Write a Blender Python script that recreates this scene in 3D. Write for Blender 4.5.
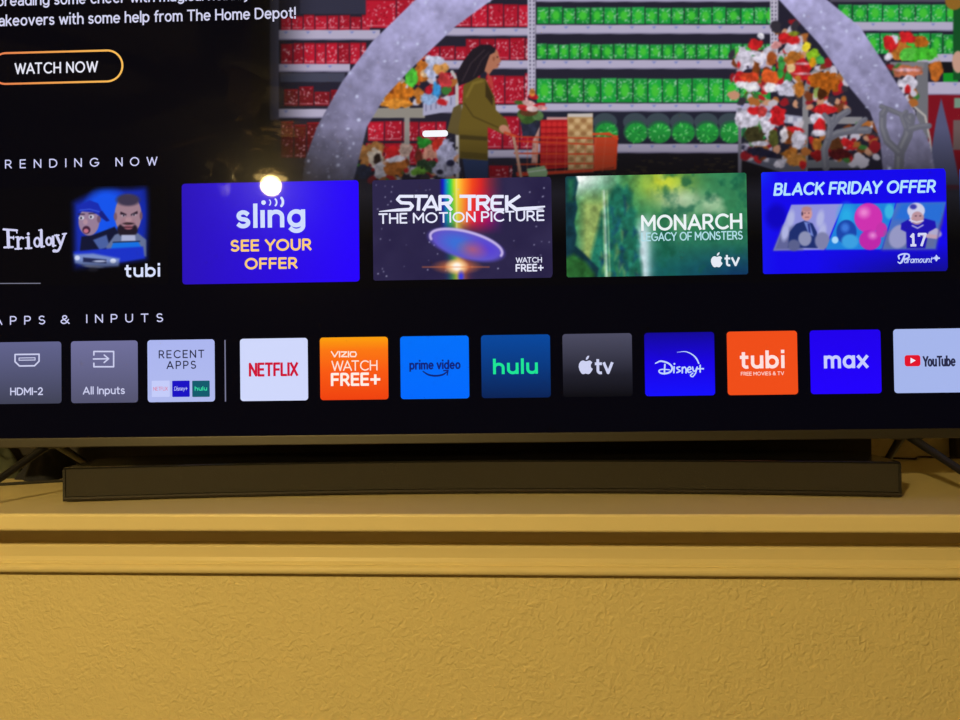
import bpy, bmesh, math, random
import numpy as np
from mathutils import Matrix, Vector

for o in list(bpy.data.objects):
    bpy.data.objects.remove(o, do_unlink=True)
SC = bpy.context.scene
COL = SC.collection

# ------------------------------------------------------------------ camera
FPX = 721.0
PITCH, ROLL, YAW = 0.013965, -0.010797, -0.059319
CAM = Vector((0.0, -0.82457, 0.16474))
fw = Vector((math.sin(YAW) * math.cos(PITCH), math.cos(YAW) * math.cos(PITCH), math.sin(PITCH)))
r0 = Vector((math.cos(YAW), -math.sin(YAW), 0))
u0 = r0.cross(fw)
rt = r0 * math.cos(ROLL) + u0 * math.sin(ROLL)
up = -r0 * math.sin(ROLL) + u0 * math.cos(ROLL)
cd = bpy.data.cameras.new('camera')
cd.sensor_fit = 'HORIZONTAL'
cd.sensor_width = 36.0
cd.lens = 36.0 * FPX / 960.0
cd.clip_start = 0.02
cam = bpy.data.objects.new('camera', cd)
COL.objects.link(cam)
m = Matrix((rt, up, -fw)).transposed().to_4x4()
m.translation = CAM
cam.matrix_world = m
SC.camera = cam

# ------------------------------------------------------------------ world, exposure, main light level
w = bpy.data.worlds.new('world')
SC.world = w
w.use_nodes = True
w.node_tree.nodes['Background'].inputs[0].default_value = (0, 0, 0, 1)
w.node_tree.nodes['Background'].inputs[1].default_value = 0.0
SC.view_settings.view_transform = 'Standard'
SC.view_settings.look = 'None'
SC.view_settings.exposure = 0.0
SC.view_settings.gamma = 1.0
SC.view_settings.use_curve_mapping = False
LAMP_RADIANCE = (2330.0, 1680.0, 610.0)      # the warm globe of the ceiling fan, the room's only lamp
LAMP_POS = Vector((-1.025, -2.30, 1.043))

# ------------------------------------------------------------------ helpers
def lin(c):
    out = []
    for v in c:
        v = v / 255.0
        out.append(v / 12.92 if v <= 0.04045 else ((v + 0.055) / 1.055) ** 2.4)
    return tuple(out)

def mat(name, col, rough=0.5, metal=0.0, ior=1.45, bump=None, var=None):
    """principled surface with procedural tone variation and optional noise relief"""
    M = bpy.data.materials.new(name)
    M.use_nodes = True
    nt = M.node_tree
    b = nt.nodes['Principled BSDF']
    b.inputs['Roughness'].default_value = rough
    b.inputs['Metallic'].default_value = metal
    b.inputs['IOR'].default_value = ior
    tc = nt.nodes.new('ShaderNodeTexCoord')
    sc, amt = var or (6.0, 0.06)
    n = nt.nodes.new('ShaderNodeTexNoise')
    n.inputs['Scale'].default_value = sc
    n.inputs['Detail'].default_value = 4
    nt.links.new(tc.outputs['Object'], n.inputs['Vector'])
    mx = nt.nodes.new('ShaderNodeMix')
    mx.data_type = 'RGBA'
    mx.inputs['A'].default_value = tuple(c * (1 - amt) for c in col) + (1,)
    mx.inputs['B'].default_value = tuple(min(1, c * (1 + amt)) for c in col) + (1,)
    nt.links.new(n.outputs['Fac'], mx.inputs['Factor'])
    nt.links.new(mx.outputs['Result'], b.inputs['Base Color'])
    if bump:
        n2 = nt.nodes.new('ShaderNodeTexNoise')
        n2.inputs['Scale'].default_value = bump[0]
        n2.inputs['Detail'].default_value = 5
        n2.inputs['Roughness'].default_value = 0.6
        nt.links.new(tc.outputs['Object'], n2.inputs['Vector'])
        bp = nt.nodes.new('ShaderNodeBump')
        bp.inputs['Strength'].default_value = bump[1]
        bp.inputs['Distance'].default_value = bump[2]
        nt.links.new(n2.outputs['Fac'], bp.inputs['Height'])
        nt.links.new(bp.outputs['Normal'], b.inputs['Normal'])
    return M

def tag(o, label=None, cat=None, group=None, kind=None):
    if label: o['label'] = label
    if cat: o['category'] = cat
    if group: o['group'] = group
    if kind: o['kind'] = kind
    return o

def empty(name, loc=(0, 0, 0), rot=(0, 0, 0)):
    o = bpy.data.objects.new(name, None)
    o.empty_display_size = 0.05
    o.location = loc
    o.rotation_euler = rot
    COL.objects.link(o)
    return o

def link_mesh(name, me, material, parent=None, smooth=False):
    o = bpy.data.objects.new(name, me)
    if material: me.materials.append(material)
    COL.objects.link(o)
    if parent: o.parent = parent
    if smooth:
        me.polygons.foreach_set('use_smooth', [True] * len(me.polygons))
    return o

def obj(name, bm, material, parent=None, smooth=False, recalc=True):
    if recalc:
        bmesh.ops.recalc_face_normals(bm, faces=bm.faces)
    me = bpy.data.meshes.new(name)
    bm.to_mesh(me)
    bm.free()
    return link_mesh(name, me, material, parent, smooth)

def box(bm, a, b, bevel=0.0, seg=2):
    r = bmesh.ops.create_cube(bm, size=1.0)
    vs = r['verts']
    for v in vs:
        v.co = Vector([(a[i] + b[i]) / 2 + v.co[i] * (b[i] - a[i]) for i in range(3)])
    if bevel:
        es = list({e for v in vs for e in v.link_edges})
        bmesh.ops.bevel(bm, geom=es, offset=bevel, segments=seg, profile=0.5, affect='EDGES')

def boxo(name, a, b, material, parent=None, bevel=0.0):
    bm = bmesh.new()
    box(bm, a, b, bevel)
    return obj(name, bm, material, parent)

def tube(bm, pts, rad, n=10):
    pts = [Vector(p) for p in pts]
    rads = rad if isinstance(rad, (list, tuple)) else [rad] * len(pts)
    rings = []
    for i, p in enumerate(pts):
        t = (pts[min(i + 1, len(pts) - 1)] - pts[max(i - 1, 0)]).normalized()
        a = t.cross(Vector((0, 0, 1)))
        if a.length < 1e-3: a = t.cross(Vector((0, 1, 0)))
        a.normalize()
        b = t.cross(a).normalized()
        rings.append([bm.verts.new(p + (a * math.cos(2 * math.pi * k / n) + b * math.sin(2 * math.pi * k / n)) * rads[i]) for k in range(n)])
    for i in range(len(rings) - 1):
        for k in range(n):
            bm.faces.new((rings[i][k], rings[i][(k + 1) % n], rings[i + 1][(k + 1) % n], rings[i + 1][k]))
    bm.faces.new(rings[0][::-1])
    bm.faces.new(rings[-1])

def extrude_x(bm, prof, x0, x1):
    """closed (y, z) profile swept along x"""
    A = [bm.verts.new((x0, y, z)) for y, z in prof]
    B = [bm.verts.new((x1, y, z)) for y, z in prof]
    n = len(prof)
    for i in range(n):
        bm.faces.new((A[i], A[(i + 1) % n], B[(i + 1) % n], B[i]))
    bm.faces.new(A[::-1])
    bm.faces.new(B)

def lathe(bm, prof, c, n=32, caps=True):
    rings = []
    for r, z in prof:
        rings.append([bm.verts.new((c[0] + r * math.cos(2 * math.pi * k / n), c[1] + r * math.sin(2 * math.pi * k / n), c[2] + z)) for k in range(n)])
    for i in range(len(rings) - 1):
        for k in range(n):
            bm.faces.new((rings[i][k], rings[i][(k + 1) % n], rings[i + 1][(k + 1) % n], rings[i + 1][k]))
    if caps:
        bm.faces.new(rings[0][::-1])
        bm.faces.new(rings[-1])
    else:                                        # an open ring: join the last circle to the first
        for k in range(n):
            bm.faces.new((rings[-1][k], rings[-1][(k + 1) % n], rings[0][(k + 1) % n], rings[0][k]))

def spline(pts, n=8):
    P = [Vector(p) for p in pts]
    P = [P[0] * 2 - P[1]] + P + [P[-1] * 2 - P[-2]]
    out = []
    for i in range(1, len(P) - 2):
        for k in range(n):
            t = k / n
            a, b, c, d = P[i - 1], P[i], P[i + 1], P[i + 2]
            out.append(0.5 * ((2 * b) + (c - a) * t + (2 * a - 5 * b + 4 * c - d) * t * t + (3 * b - a - 3 * c + d) * t ** 3))
    out.append(P[-2])
    return out

# ------------------------------------------------------------------ materials of the room
def wall_mat(name, col, relief):
    M = mat(name, col, 0.55, var=(1.2, 0.03))
    nt = M.node_tree
    b = nt.nodes['Principled BSDF']
    tc = [n for n in nt.nodes if n.type == 'TEX_COORD'][0]
    n1 = nt.nodes.new('ShaderNodeTexNoise')
    n1.inputs['Scale'].default_value = 150
    n1.inputs['Detail'].default_value = 3
    n1.inputs['Distortion'].default_value = 0.6
    n2 = nt.nodes.new('ShaderNodeTexNoise')
    n2.inputs['Scale'].default_value = 30
    n2.inputs['Detail'].default_value = 2
    for n in (n1, n2): nt.links.new(tc.outputs['Object'], n.inputs['Vector'])
    ramp = nt.nodes.new('ShaderNodeValToRGB')
    ramp.color_ramp.elements[0].position = 0.40
    ramp.color_ramp.elements[1].position = 0.66
    nt.links.new(n1.outputs['Fac'], ramp.inputs['Fac'])
    mth = nt.nodes.new('ShaderNodeMath')
    mth.operation = 'MULTIPLY'
    nt.links.new(ramp.outputs['Color'], mth.inputs[0])
    nt.links.new(n2.outputs['Fac'], mth.inputs[1])
    bp = nt.nodes.new('ShaderNodeBump')
    bp.inputs['Strength'].default_value = relief
    bp.inputs['Distance'].default_value = 0.0018
    nt.links.new(mth.outputs[0], bp.inputs['Height'])
    nt.links.new(bp.outputs['Normal'], b.inputs['Normal'])
    return M

M_wall = wall_mat('textured_wall_paint', (0.70, 0.60, 0.33), 0.75)
M_room = mat('room_wall_paint', (0.12, 0.10, 0.075), 0.7)
M_ceil = mat('ceiling_paint', (0.5, 0.45, 0.36), 0.8)
M_floor = mat('carpet', (0.16, 0.12, 0.08), 0.95, bump=(300, 0.5, 0.004))
M_ledge = mat('ledge_gloss_paint', (0.74, 0.64, 0.38), 0.34, bump=(40, 0.06, 0.001), var=(4, 0.04))
M_black = mat('black_plastic', (0.012, 0.011, 0.010), 0.42)
M_gloss = mat('black_gloss_plastic', (0.008, 0.008, 0.009), 0.13)
M_bezel = mat('brushed_grey_metal', (0.105, 0.10, 0.092), 0.42, metal=0.85, bump=(500, 0.05, 0.0003))
M_foot = mat('black_satin_metal', (0.010, 0.0095, 0.010), 0.45)
M_rubber = mat('black_rubber', (0.015, 0.014, 0.013), 0.7)
M_dark = mat('dark_casing', (0.016, 0.012, 0.010), 0.6)
M_olive = mat('olive_grey_cloth', (0.050, 0.058, 0.040), 0.92, bump=(700, 0.4, 0.001), var=(25, 0.3))
M_navy = mat('navy_cloth', (0.010, 0.011, 0.020), 0.92, bump=(700, 0.4, 0.001))
M_wood = mat('fan_blade_wood', (0.66, 0.46, 0.24), 0.5, var=(12, 0.2))
M_bronze = mat('bronze_metal', (0.12, 0.08, 0.05), 0.4, metal=0.8)

def grille_mat():
    M = mat('soundbar_grille_cloth', (0.021, 0.018, 0.014), 0.75)
    nt = M.node_tree
    b = nt.nodes['Principled BSDF']
    tc = [n for n in nt.nodes if n.type == 'TEX_COORD'][0]
    v = nt.nodes.new('ShaderNodeTexVoronoi')
    v.inputs['Scale'].default_value = 620
    nt.links.new(tc.outputs['Object'], v.inputs['Vector'])
    bp = nt.nodes.new('ShaderNodeBump')
    bp.inputs['Strength'].default_value = 0.4
    bp.inputs['Distance'].default_value = 0.0004
    nt.links.new(v.outputs['Distance'], bp.inputs['Height'])
    nt.links.new(bp.outputs['Normal'], b.inputs['Normal'])
    return M
M_grille = grille_mat()

def glow(name, col, strength=1.0):
    M = bpy.data.materials.new(name)
    M.use_nodes = True
    b = M.node_tree.nodes['Principled BSDF']
    b.inputs['Base Color'].default_value = (0.8, 0.75, 0.6, 1)
    b.inputs['Emission Color'].default_value = tuple(col) + (1,)
    b.inputs['Emission Strength'].default_value = strength
    return M

# --- the display: every lit pixel sits under the same lightly hazed glass
def display_mat(name, setup):
    M = bpy.data.materials.new(name)
    M.use_nodes = True
    nt = M.node_tree
    b = nt.nodes['Principled BSDF']
    b.inputs['Base Color'].default_value = (0.002, 0.002, 0.002, 1)
    b.inputs['Roughness'].default_value = 0.20
    b.inputs['IOR'].default_value = 1.042
    b.inputs['Coat Weight'].default_value = 1.0
    b.inputs['Coat Roughness'].default_value = 0.025
    b.inputs['Coat IOR'].default_value = 1.085
    b.inputs['Emission Strength'].default_value = 1.0
    setup(nt, b)
    return M

_ui = {}
def ui(c):
    if c not in _ui:
        def s(nt, b): b.inputs['Emission Color'].default_value = lin(c) + (1,)
        _ui[c] = display_mat('display_%d_%d_%d' % c, s)
    return _ui[c]

def ui_grad(stops, ang=90.0):
    """a graded screen colour: stops are (position, colour) along the direction ang (90 = bottom to top)"""
    key = (tuple(stops), ang)
    if key not in _ui:
        def s(nt, b):
            tc = nt.nodes.new('ShaderNodeTexCoord')
            sx = nt.nodes.new('ShaderNodeSeparateXYZ')
            nt.links.new(tc.outputs['Generated'], sx.inputs[0])
            r = nt.nodes.new('ShaderNodeValToRGB')
            el = r.color_ramp.elements
            while len(el) < len(stops): el.new(0.5)
            for e, (p, c) in zip(el, stops):
                e.position = p
                e.color = lin(c) + (1,)
            nt.links.new(sx.outputs['Z' if ang == 90 else 'X'], r.inputs['Fac'])
            nt.links.new(r.outputs['Color'], b.inputs['Emission Color'])
        _ui[key] = display_mat('display_graded', s)
    return _ui[key]

def _pic(nt, b):
    a = nt.nodes.new('ShaderNodeAttribute')
    a.attribute_name = 'pixel'
    nt.links.new(a.outputs['Color'], b.inputs['Emission Color'])
M_pic = display_mat('display_picture', _pic)
M_screen = display_mat('display_black', lambda nt, b: b.inputs['Emission Color'].default_value.__setitem__(slice(0, 4), (0.0008, 0.0009, 0.0034, 1)))

# ------------------------------------------------------------------ the room
XL, XR, YB, YN, ZF, ZC = -2.7, 2.5, -4.6, 0.52, -1.2, 1.5
T = 0.1
def struct(o, label=None):
    return tag(o, label, None, None, 'structure')
struct(boxo('floor', (XL - T, YB - T, ZF - T), (XR + T, YN + T, ZF), M_floor))
struct(boxo('ceiling', (XL - T, YB - T, ZC), (XR + T, YN + T, ZC + T), M_ceil))
struct(boxo('wall_left', (XL - T, YB - T, ZF), (XL, YN + T, ZC), M_room))
struct(boxo('wall_right', (XR, YB - T, ZF), (XR + T, YN + T, ZC), M_room))
struct(boxo('wall_rear', (XL, YB - T, ZF), (XR, YB, ZC), M_room))
struct(boxo('wall_back', (XL, YN, -0.03), (XR, YN + T, ZC), M_wall))
struct(boxo('wall_front', (XL, 0.086, ZF), (XR, YN + T, -0.03), M_wall))
# ledge: rounded nosing, top board
bm = bmesh.new()
R = 0.0035
prof = [(YN, -0.0005)]
for k in range(7):
    a = math.pi / 2 + k * math.pi / 12
    prof.append((R + R * math.cos(a), -R + R * math.sin(a)))
for k in range(7):
    a = math.pi + k * math.pi / 12
    prof.append((R + R * math.cos(a), -0.0206 + R + R * math.sin(a)))
prof += [(YN, -0.0206)]
prof[0] = (YN, 0.0)
extrude_x(bm, prof, XL, XR)
struct(obj('trim_1', bm, M_ledge), 'glossy cream ledge board under the television')
# moulding below the nosing: flat fascia, cove, bead
bm = bmesh.new()
prof = [(0.088, -0.0206), (0.078, -0.0206), (0.078, -0.0500), (0.0745, -0.0530), (0.0718, -0.0560)]
prof += [(0.0735, -0.0690), (0.0725, -0.0735), (0.0700, -0.0760), (0.0700, -0.0774)]
for k in range(9):
    a = math.pi * 0.5 + k * math.pi / 8
    prof.append((0.0700 + 0.0056 * math.cos(a), -0.0830 + 0.0056 * math.sin(a)))
prof += [(0.076, -0.0905), (0.088, -0.0925)]
extrude_x(bm, prof, XL, XR)
struct(obj('trim_2', bm, M_ledge), 'cream moulding with a bead under the ledge nosing')
bm = bmesh.new()
box(bm, (XL, 0.071, ZF), (XR, 0.086, ZF + 0.11), 0.003)
struct(obj('baseboard_front', bm, M_ledge))

# ------------------------------------------------------------------ television
TY, TR, YTV = 0.030868, 0.0025155, 0.13
UC = -0.070                                   # middle of the set along its own width
SW, SH = 1.430, 0.8044                         # picture area
ZB = 0.0813                                    # bottom of the picture area
HM = np.array([[0.0013572799735470488, -1.9192163854333586e-05, -0.702241782733915],
               [-1.1377146532281009e-05, -0.001355680087812186, 0.676450925687594],
               [4.073515138909562e-05, 1.9446483291251755e-05, 1.0]])
HI = np.linalg.inv(HM)
def S(px, py):
    """survey of the picture on the screen: photo measurement -> metres across and up the screen"""
    v = HM @ np.array([px, py, 1.0])
    return v[0] / v[2], v[1] / v[2]
tv_rot = Matrix.Rotation(TY, 3, 'Z') @ Matrix.Rotation(-TR, 3, 'Y')
TVLOC = Vector((0, YTV, 0)) + tv_rot @ Vector((UC, 0, 0))
tv = empty('television', TVLOC, (0, -TR, TY))
tag(tv, 'large flat television on the ledge showing a menu of streaming shows and apps', 'television')
def tv_local(p):
    return tv_rot.inverted() @ (Vector(p) - TVLOC)

L, Rr = -SW / 2, SW / 2
boxo('screen', (L, 0.0, ZB), (Rr, 0.006, ZB + SH), M_screen, tv)
bm = bmesh.new()
box(bm, (L - 0.006, -0.0022, ZB - 0.0127), (Rr + 0.006, 0.018, ZB), 0.0012)
tag(obj('bottom_bezel', bm, M_bezel, tv), 'grey metal bottom bezel')
bm = bmesh.new()
box(bm, (L - 0.006, -0.0015, ZB), (L, 0.018, ZB + SH), 0.0008)
box(bm, (Rr, -0.0015, ZB), (Rr + 0.006, 0.018, ZB + SH), 0.0008)
box(bm, (L - 0.006, -0.0015, ZB + SH), (Rr + 0.006, 0.018, ZB + SH + 0.007), 0.0008)
obj('bezel', bm, M_black, tv)
bm = bmesh.new()
box(bm, (L - 0.003, 0.0062, ZB - 0.006), (Rr + 0.003, 0.030, ZB + SH + 0.004), 0.004)
box(bm, (L + 0.14, 0.028, ZB + 0.03), (Rr - 0.14, 0.075, ZB + 0.52), 0.012)
obj('back_housing', bm, M_black, tv)
def foot(u, spread):
    f = bmesh.new()
    top = tv_local(tuple(TVLOC + tv_rot @ Vector((u - UC, 0.020, 0.074))))
    fr = tv_local((TVLOC.x + (u - UC) + spread * 0.046, 0.022, 0.0045))
    bk = tv_local((TVLOC.x + (u - UC) + spread * 0.028, 0.295, 0.0045))
    tube(f, [top, top.lerp(fr, 0.5), fr], [0.0058, 0.0048, 0.0042], 12)
    tube(f, [top, top.lerp(bk, 0.5), bk], [0.0058, 0.0048, 0.0042], 12)
    box(f, (top.x - 0.02, 0.007, 0.066), (top.x + 0.02, 0.030, 0.082), 0.003)
    ft = obj('foot', f, M_foot, tv, smooth=False)
    for p in (fr, bk):
        g = bmesh.new()
        tube(g, [(p.x, p.y - 0.011, p.z - 0.0022), (p.x, p.y + 0.011, p.z - 0.0022)], 0.0023, 10)
        obj('rubber_pad', g, M_rubber, ft)
foot(0.505, 1.0)
foot(-0.645, -1.0)

# ------------------------------------------------------------------ drawing on the screen
def P3(u, w_, y):
    return (u - UC, y, w_)
Y_BAN, Y_TILE, Y_LET = -0.0003, -0.0006, -0.0009

def flat(name, polys, material, parent, y):
    """flat filled outlines in screen metres"""
    bm = bmesh.new()
    for pts in polys:
        vs = [bm.verts.new(P3(u, w_, y)) for u, w_ in pts]
        try:
            f = bm.faces.new(vs)
        except ValueError:
            continue
    bm.normal_update()
    for f in bm.faces:
        if f.normal.y > 0: f.normal_flip()
    bmesh.ops.triangulate(bm, faces=[f for f in bm.faces if len(f.verts) > 4])
    return obj(name, bm, material, parent, recalc=False)

def rrect(u0, u1, w0, w1, r, n=6):
    out = []
    for cx, cy, a0 in ((u1 - r, w1 - r, 0), (u0 + r, w1 - r, 90), (u0 + r, w0 + r, 180), (u1 - r, w0 + r, 270)):
        for k in range(n + 1):
            a = math.radians(a0 + 90 * k / n)
            out.append((cx + r * math.cos(a), cy + r * math.sin(a)))
    return out

def Z(x0, y0, s):
    return lambda pts: [S(x0 + x / s, y0 + y / s) for x, y in pts]
def ZP(x0, y0, s):
    return lambda pts: [(x0 + x / s, y0 + y / s) for x, y in pts]

def seg_polys(pts, wd, round_=True, closed=False):
    out = []
    pts = list(pts)
    wds = wd if isinstance(wd, (list, tuple)) else [wd] * len(pts)
    if closed:
        pts = pts + pts[:1]
        wds = list(wds) + [wds[0]]
    for i in range(len(pts) - 1):
        (ax, ay), (bx, by) = pts[i], pts[i + 1]
        d = math.hypot(bx - ax, by - ay)
        if d < 1e-9: continue
        nx, ny = -(by - ay) / d, (bx - ax) / d
        h0, h1 = wds[i] / 2, wds[i + 1] / 2
        out.append([(ax + nx * h0, ay + ny * h0), (ax - nx * h0, ay - ny * h0), (bx - nx * h1, by - ny * h1), (bx + nx * h1, by + ny * h1)])
    for i, (ax, ay) in enumerate(pts):
        inner = 0 < i < len(pts) - 1 or closed
        if (round_ or inner):
            h = wds[i] / 2
            out.append([(ax + h * math.cos(2 * math.pi * k / 14), ay + h * math.sin(2 * math.pi * k / 14)) for k in range(14)])
    return out


def arc(cx, cy, rx, ry, a0, a1, n=14):
    return [(cx + rx * math.cos(math.radians(a0 + (a1 - a0) * k / n)), cy + ry * math.sin(math.radians(a0 + (a1 - a0) * k / n))) for k in range(n + 1)]
X_ = .70
_bowl = arc(.30, .35, .30, .35, 0, 360, 24)
GLYPH = {                                       # centre lines of a plain geometric sans: width, strokes
 'A': (.86, [[(0, 0), (.43, 1), (.86, 0)], [(.14, .30), (.72, .30)]]),
 'B': (.66, [[(0, 0), (0, 1), (.34, 1)] + arc(.36, .765, .25, .235, 90, -90) + [(0, .53)], [(.34, .53)] + arc(.38, .265, .28, .265, 90, -90) + [(0, 0)]]),
 'C': (.84, [arc(.5, .5, .5, .5, 48, 312, 22)]),
 'D': (.80, [[(0, 0), (0, 1), (.3, 1)] + arc(.3, .5, .5, .5, 90, -90, 18) + [(0, 0)]]),
 'E': (.58, [[(.58, 1), (0, 1), (0, 0), (.58, 0)], [(0, .51), (.53, .51)]]),
 'F': (.56, [[(.56, 1), (0, 1), (0, 0)], [(0, .49), (.51, .49)]]),
 'G': (.92, [arc(.48, .5, .48, .5, 45, 352, 24) + [(.95, .45), (.54, .45)]]),
 'H': (.72, [[(0, 0), (0, 1)], [(.72, 0), (.72, 1)], [(0, .51), (.72, .51)]]),
 'I': (0, [[(0, 0), (0, 1)]]),
 'K': (.68, [[(0, 0), (0, 1)], [(.64, 1), (.02, .40)], [(.24, .61), (.68, 0)]]),
 'L': (.52, [[(0, 1), (0, 0), (.52, 0)]]),
 'M': (.90, [[(0, 0), (0, 1), (.45, .32), (.90, 1), (.90, 0)]]),
 'N': (.74, [[(0, 0), (0, 1), (.74, 0), (.74, 1)]]),
 'O': (1.0, [arc(.5, .5, .5, .5, 0, 360, 30)]),
 'P': (.62, [[(0, 0), (0, 1), (.34, 1)] + arc(.34, .715, .28, .285, 90, -90) + [(0, .43)]]),
 'R': (.66, [[(0, 0), (0, 1), (.34, 1)] + arc(.34, .725, .27, .275, 90, -90) + [(0, .45)], [(.32, .45), (.66, 0)]]),
 'S': (.62, [arc(.31, .745, .28, .255, 38, 268) + arc(.31, .255, .31, .255, 88, -145)]),
 'T': (.72, [[(0, 1), (.72, 1)], [(.36, 1), (.36, 0)]]),
 'U': (.72, [[(0, 1), (0, .36)] + arc(.36, .36, .36, .36, 180, 360) + [(.72, 1)]]),
 'V': (.84, [[(0, 1), (.42, 0), (.84, 1)]]),
 'W': (1.2, [[(0, 1), (.30, 0), (.60, .96), (.90, 0), (1.2, 1)]]),
 'X': (.72, [[(0, 0), (.72, 1)], [(0, 1), (.72, 0)]]),
 'Y': (.78, [[(0, 1), (.39, .45), (.78, 1)], [(.39, .45), (.39, 0)]]),
 '&': (.80, [[(.80, 0), (.20, .64)] + arc(.37, .80, .20, .20, 215, -45) + [(.14, .42)] + arc(.30, .25, .28, .25, 140, 330) + [(.74, .50)]]),
 '1': (.40, [[(0, .80), (.20, 1), (.20, 0)], [(.0, 0), (.40, 0)]]),
 '7': (.58, [[(0, .86), (0, 1), (.58, 1), (.22, 0)]]),
 '2': (.60, [arc(.29, .71, .28, .29, 165, -38) + [(0, 0), (.60, 0)]]),
 '+': (.74, [[(0, .46), (.74, .46)], [(.37, .09), (.37, .83)]]),
 '-': (.36, [[(0, .42), (.36, .42)]]),
 '!': (0, [[(0, 1), (0, .32)], [(0, .07), (0, -.05)]]),
 'a': (.51, [arc(.26, .46, .25, .24, 150, 0) + [(.51, 0)], [(.51, .41), (.24, .41)] + arc(.22, .205, .22, .205, 90, 300) + [(.51, .15)]]),
 '@': (.60, [_bowl, [(.60, X_), (.60, 0)]]),
 'b': (.60, [[(0, 1.04), (0, 0)], _bowl]),
 'c': (.52, [arc(.30, .35, .30, .35, 48, 312, 18)]),
 'd': (.60, [[(.60, 1.04), (.60, 0)], _bowl]),
 'e': (.60, [[(.02, .36), (.60, .36)] + arc(.30, .35, .30, .35, 2, 312, 20)]),
 'f': (.34, [[(.13, 0), (.13, .80)] + arc(.33, .80, .20, .24, 180, 85), [(0, .68), (.33, .68)]]),
 'g': (.60, [_bowl, [(.60, X_), (.60, -.02)] + arc(.31, -.02, .29, .26, 0, -145)]),
 'h': (.54, [[(0, 1.04), (0, 0)], [(0, .40)] + arc(.27, .42, .27, .28, 180, 0) + [(.54, 0)]]),
 'i': (0, [[(0, X_), (0, 0)], [(0, 1.07), (0, 1.03)]]),
 'j': (0, [[(0, X_), (0, 0)]]),
 'k': (.50, [[(0, 1.04), (0, 0)], [(.47, X_), (.03, .27)], [(.18, .42), (.50, 0)]]),
 'l': (0, [[(0, 1.04), (0, 0)]]),
 'm': (.90, [[(0, X_), (0, 0)], [(0, .42)] + arc(.225, .47, .225, .23, 180, 0) + [(.45, 0)], [(.45, .42)] + arc(.675, .47, .225, .23, 180, 0) + [(.90, 0)]]),
 'n': (.54, [[(0, X_), (0, 0)], [(0, .40)] + arc(.27, .42, .27, .28, 180, 0) + [(.54, 0)]]),
 'o': (.60, [_bowl]),
 'p': (.60, [[(0, X_), (0, -.28)], _bowl]),
 'r': (.32, [[(0, X_), (0, 0)], [(0, .38)] + arc(.28, .40, .28, .30, 180, 80)]),
 's': (.44, [arc(.22, .525, .20, .175, 35, 268) + arc(.22, .175, .22, .175, 88, -145)]),
 't': (.34, [[(.13, .94), (.13, .18)] + arc(.30, .18, .17, .18, 180, 280), [(0, .68), (.34, .68)]]),
 'u': (.54, [[(0, X_), (0, .28)] + arc(.27, .28, .27, .28, 180, 360), [(.54, X_), (.54, 0)]]),
 'v': (.56, [[(0, X_), (.28, 0), (.56, X_)]]),
 'w': (.86, [[(0, X_), (.21, 0), (.43, .66), (.65, 0), (.86, X_)]]),
 'x': (.54, [[(0, 0), (.54, X_)], [(0, X_), (.54, 0)]]),
 'y': (.56, [[(0, X_), (.29, .0)], [(.56, X_), (.22, -.18), (.06, -.27)]]),
}
KERN = {'WA': .16, 'AT': .16, 'AY': .18, 'AV': .18, 'LA': .0, 'RA': .02, 'FR': .0, 'TR': .03, 'YO': .08, 'TU': .0, 'LE': .0, 'To': .1, 'Yo': .16, 'Tu': .14, 'CT': .03, 'TH': .0, 'DA': .06, 'AC': .06, 'GA': .04, 'CY': .06, 'TV': -.04, 'tv': .06, 'fr': .02, 'AR': .02, 'FL': .0, 'LI': .0, 'ma': .0}
def txt(s, x0, x1, yt, yb, col, parent, bold=0.0, shear=0.0, space=1.0, name='lettering', y=Y_LET, material=None):
    """a line of lettering fitted to its measured width and height on the screen"""
    wd = 0.115 + bold * 3.4
    gap = 0.10 + wd * 1.0 + (space - 1) * 0.72
    lines, pen = [], 0.0
    for k, ch in enumerate(s):
        if ch == ' ':
            pen += 0.40 + (space - 1) * 0.55
            continue
        wg, st_ = GLYPH[ch]
        pen -= KERN.get(s[k - 1:k + 1], 0.0) if k else 0.0
        for ln in st_:
            lines.append(([(pen + a + b * shear, b) for a, b in ln], math.hypot(ln[0][0] - ln[-1][0], ln[0][1] - ln[-1][1]) < 1e-6))
        pen += wg + gap
    xs = [q[0] for P, c in lines for q in P]
    ys = [q[1] for P, c in lines for q in P]
    a0, a1, b0, b1 = min(xs), max(xs), min(ys), max(ys)
    xc, yc = (x0 + x1) / 2, (yt + yb) / 2
    U0, U1 = S(x0, yc)[0], S(x1, yc)[0]
    W0, W1 = S(xc, yb)[1], S(xc, yt)[1]
    h = wd * (W1 - W0) / (b1 - b0 + wd)
    U0, U1, W0, W1 = U0 + h / 2, U1 - h / 2, W0 + h / 2, W1 - h / 2
    polys = []
    for P, c in lines:
        Q = [(U0 + (a - a0) / max(a1 - a0, 1e-9) * (U1 - U0), W0 + (b - b0) / (b1 - b0) * (W1 - W0)) for a, b in P]
        if not c:                                # square ends, so that stems reach the full height
            for e, f in ((0, 1), (-1, -2)):
                d = math.hypot(Q[e][0] - Q[f][0], Q[e][1] - Q[f][1]) or 1
                Q[e] = (Q[e][0] + (Q[e][0] - Q[f][0]) / d * h * .42, Q[e][1] + (Q[e][1] - Q[f][1]) / d * h * .42)
        polys += seg_polys(Q, h, False)
    return flat(name, polys, material or ui(col), parent, y)

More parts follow.
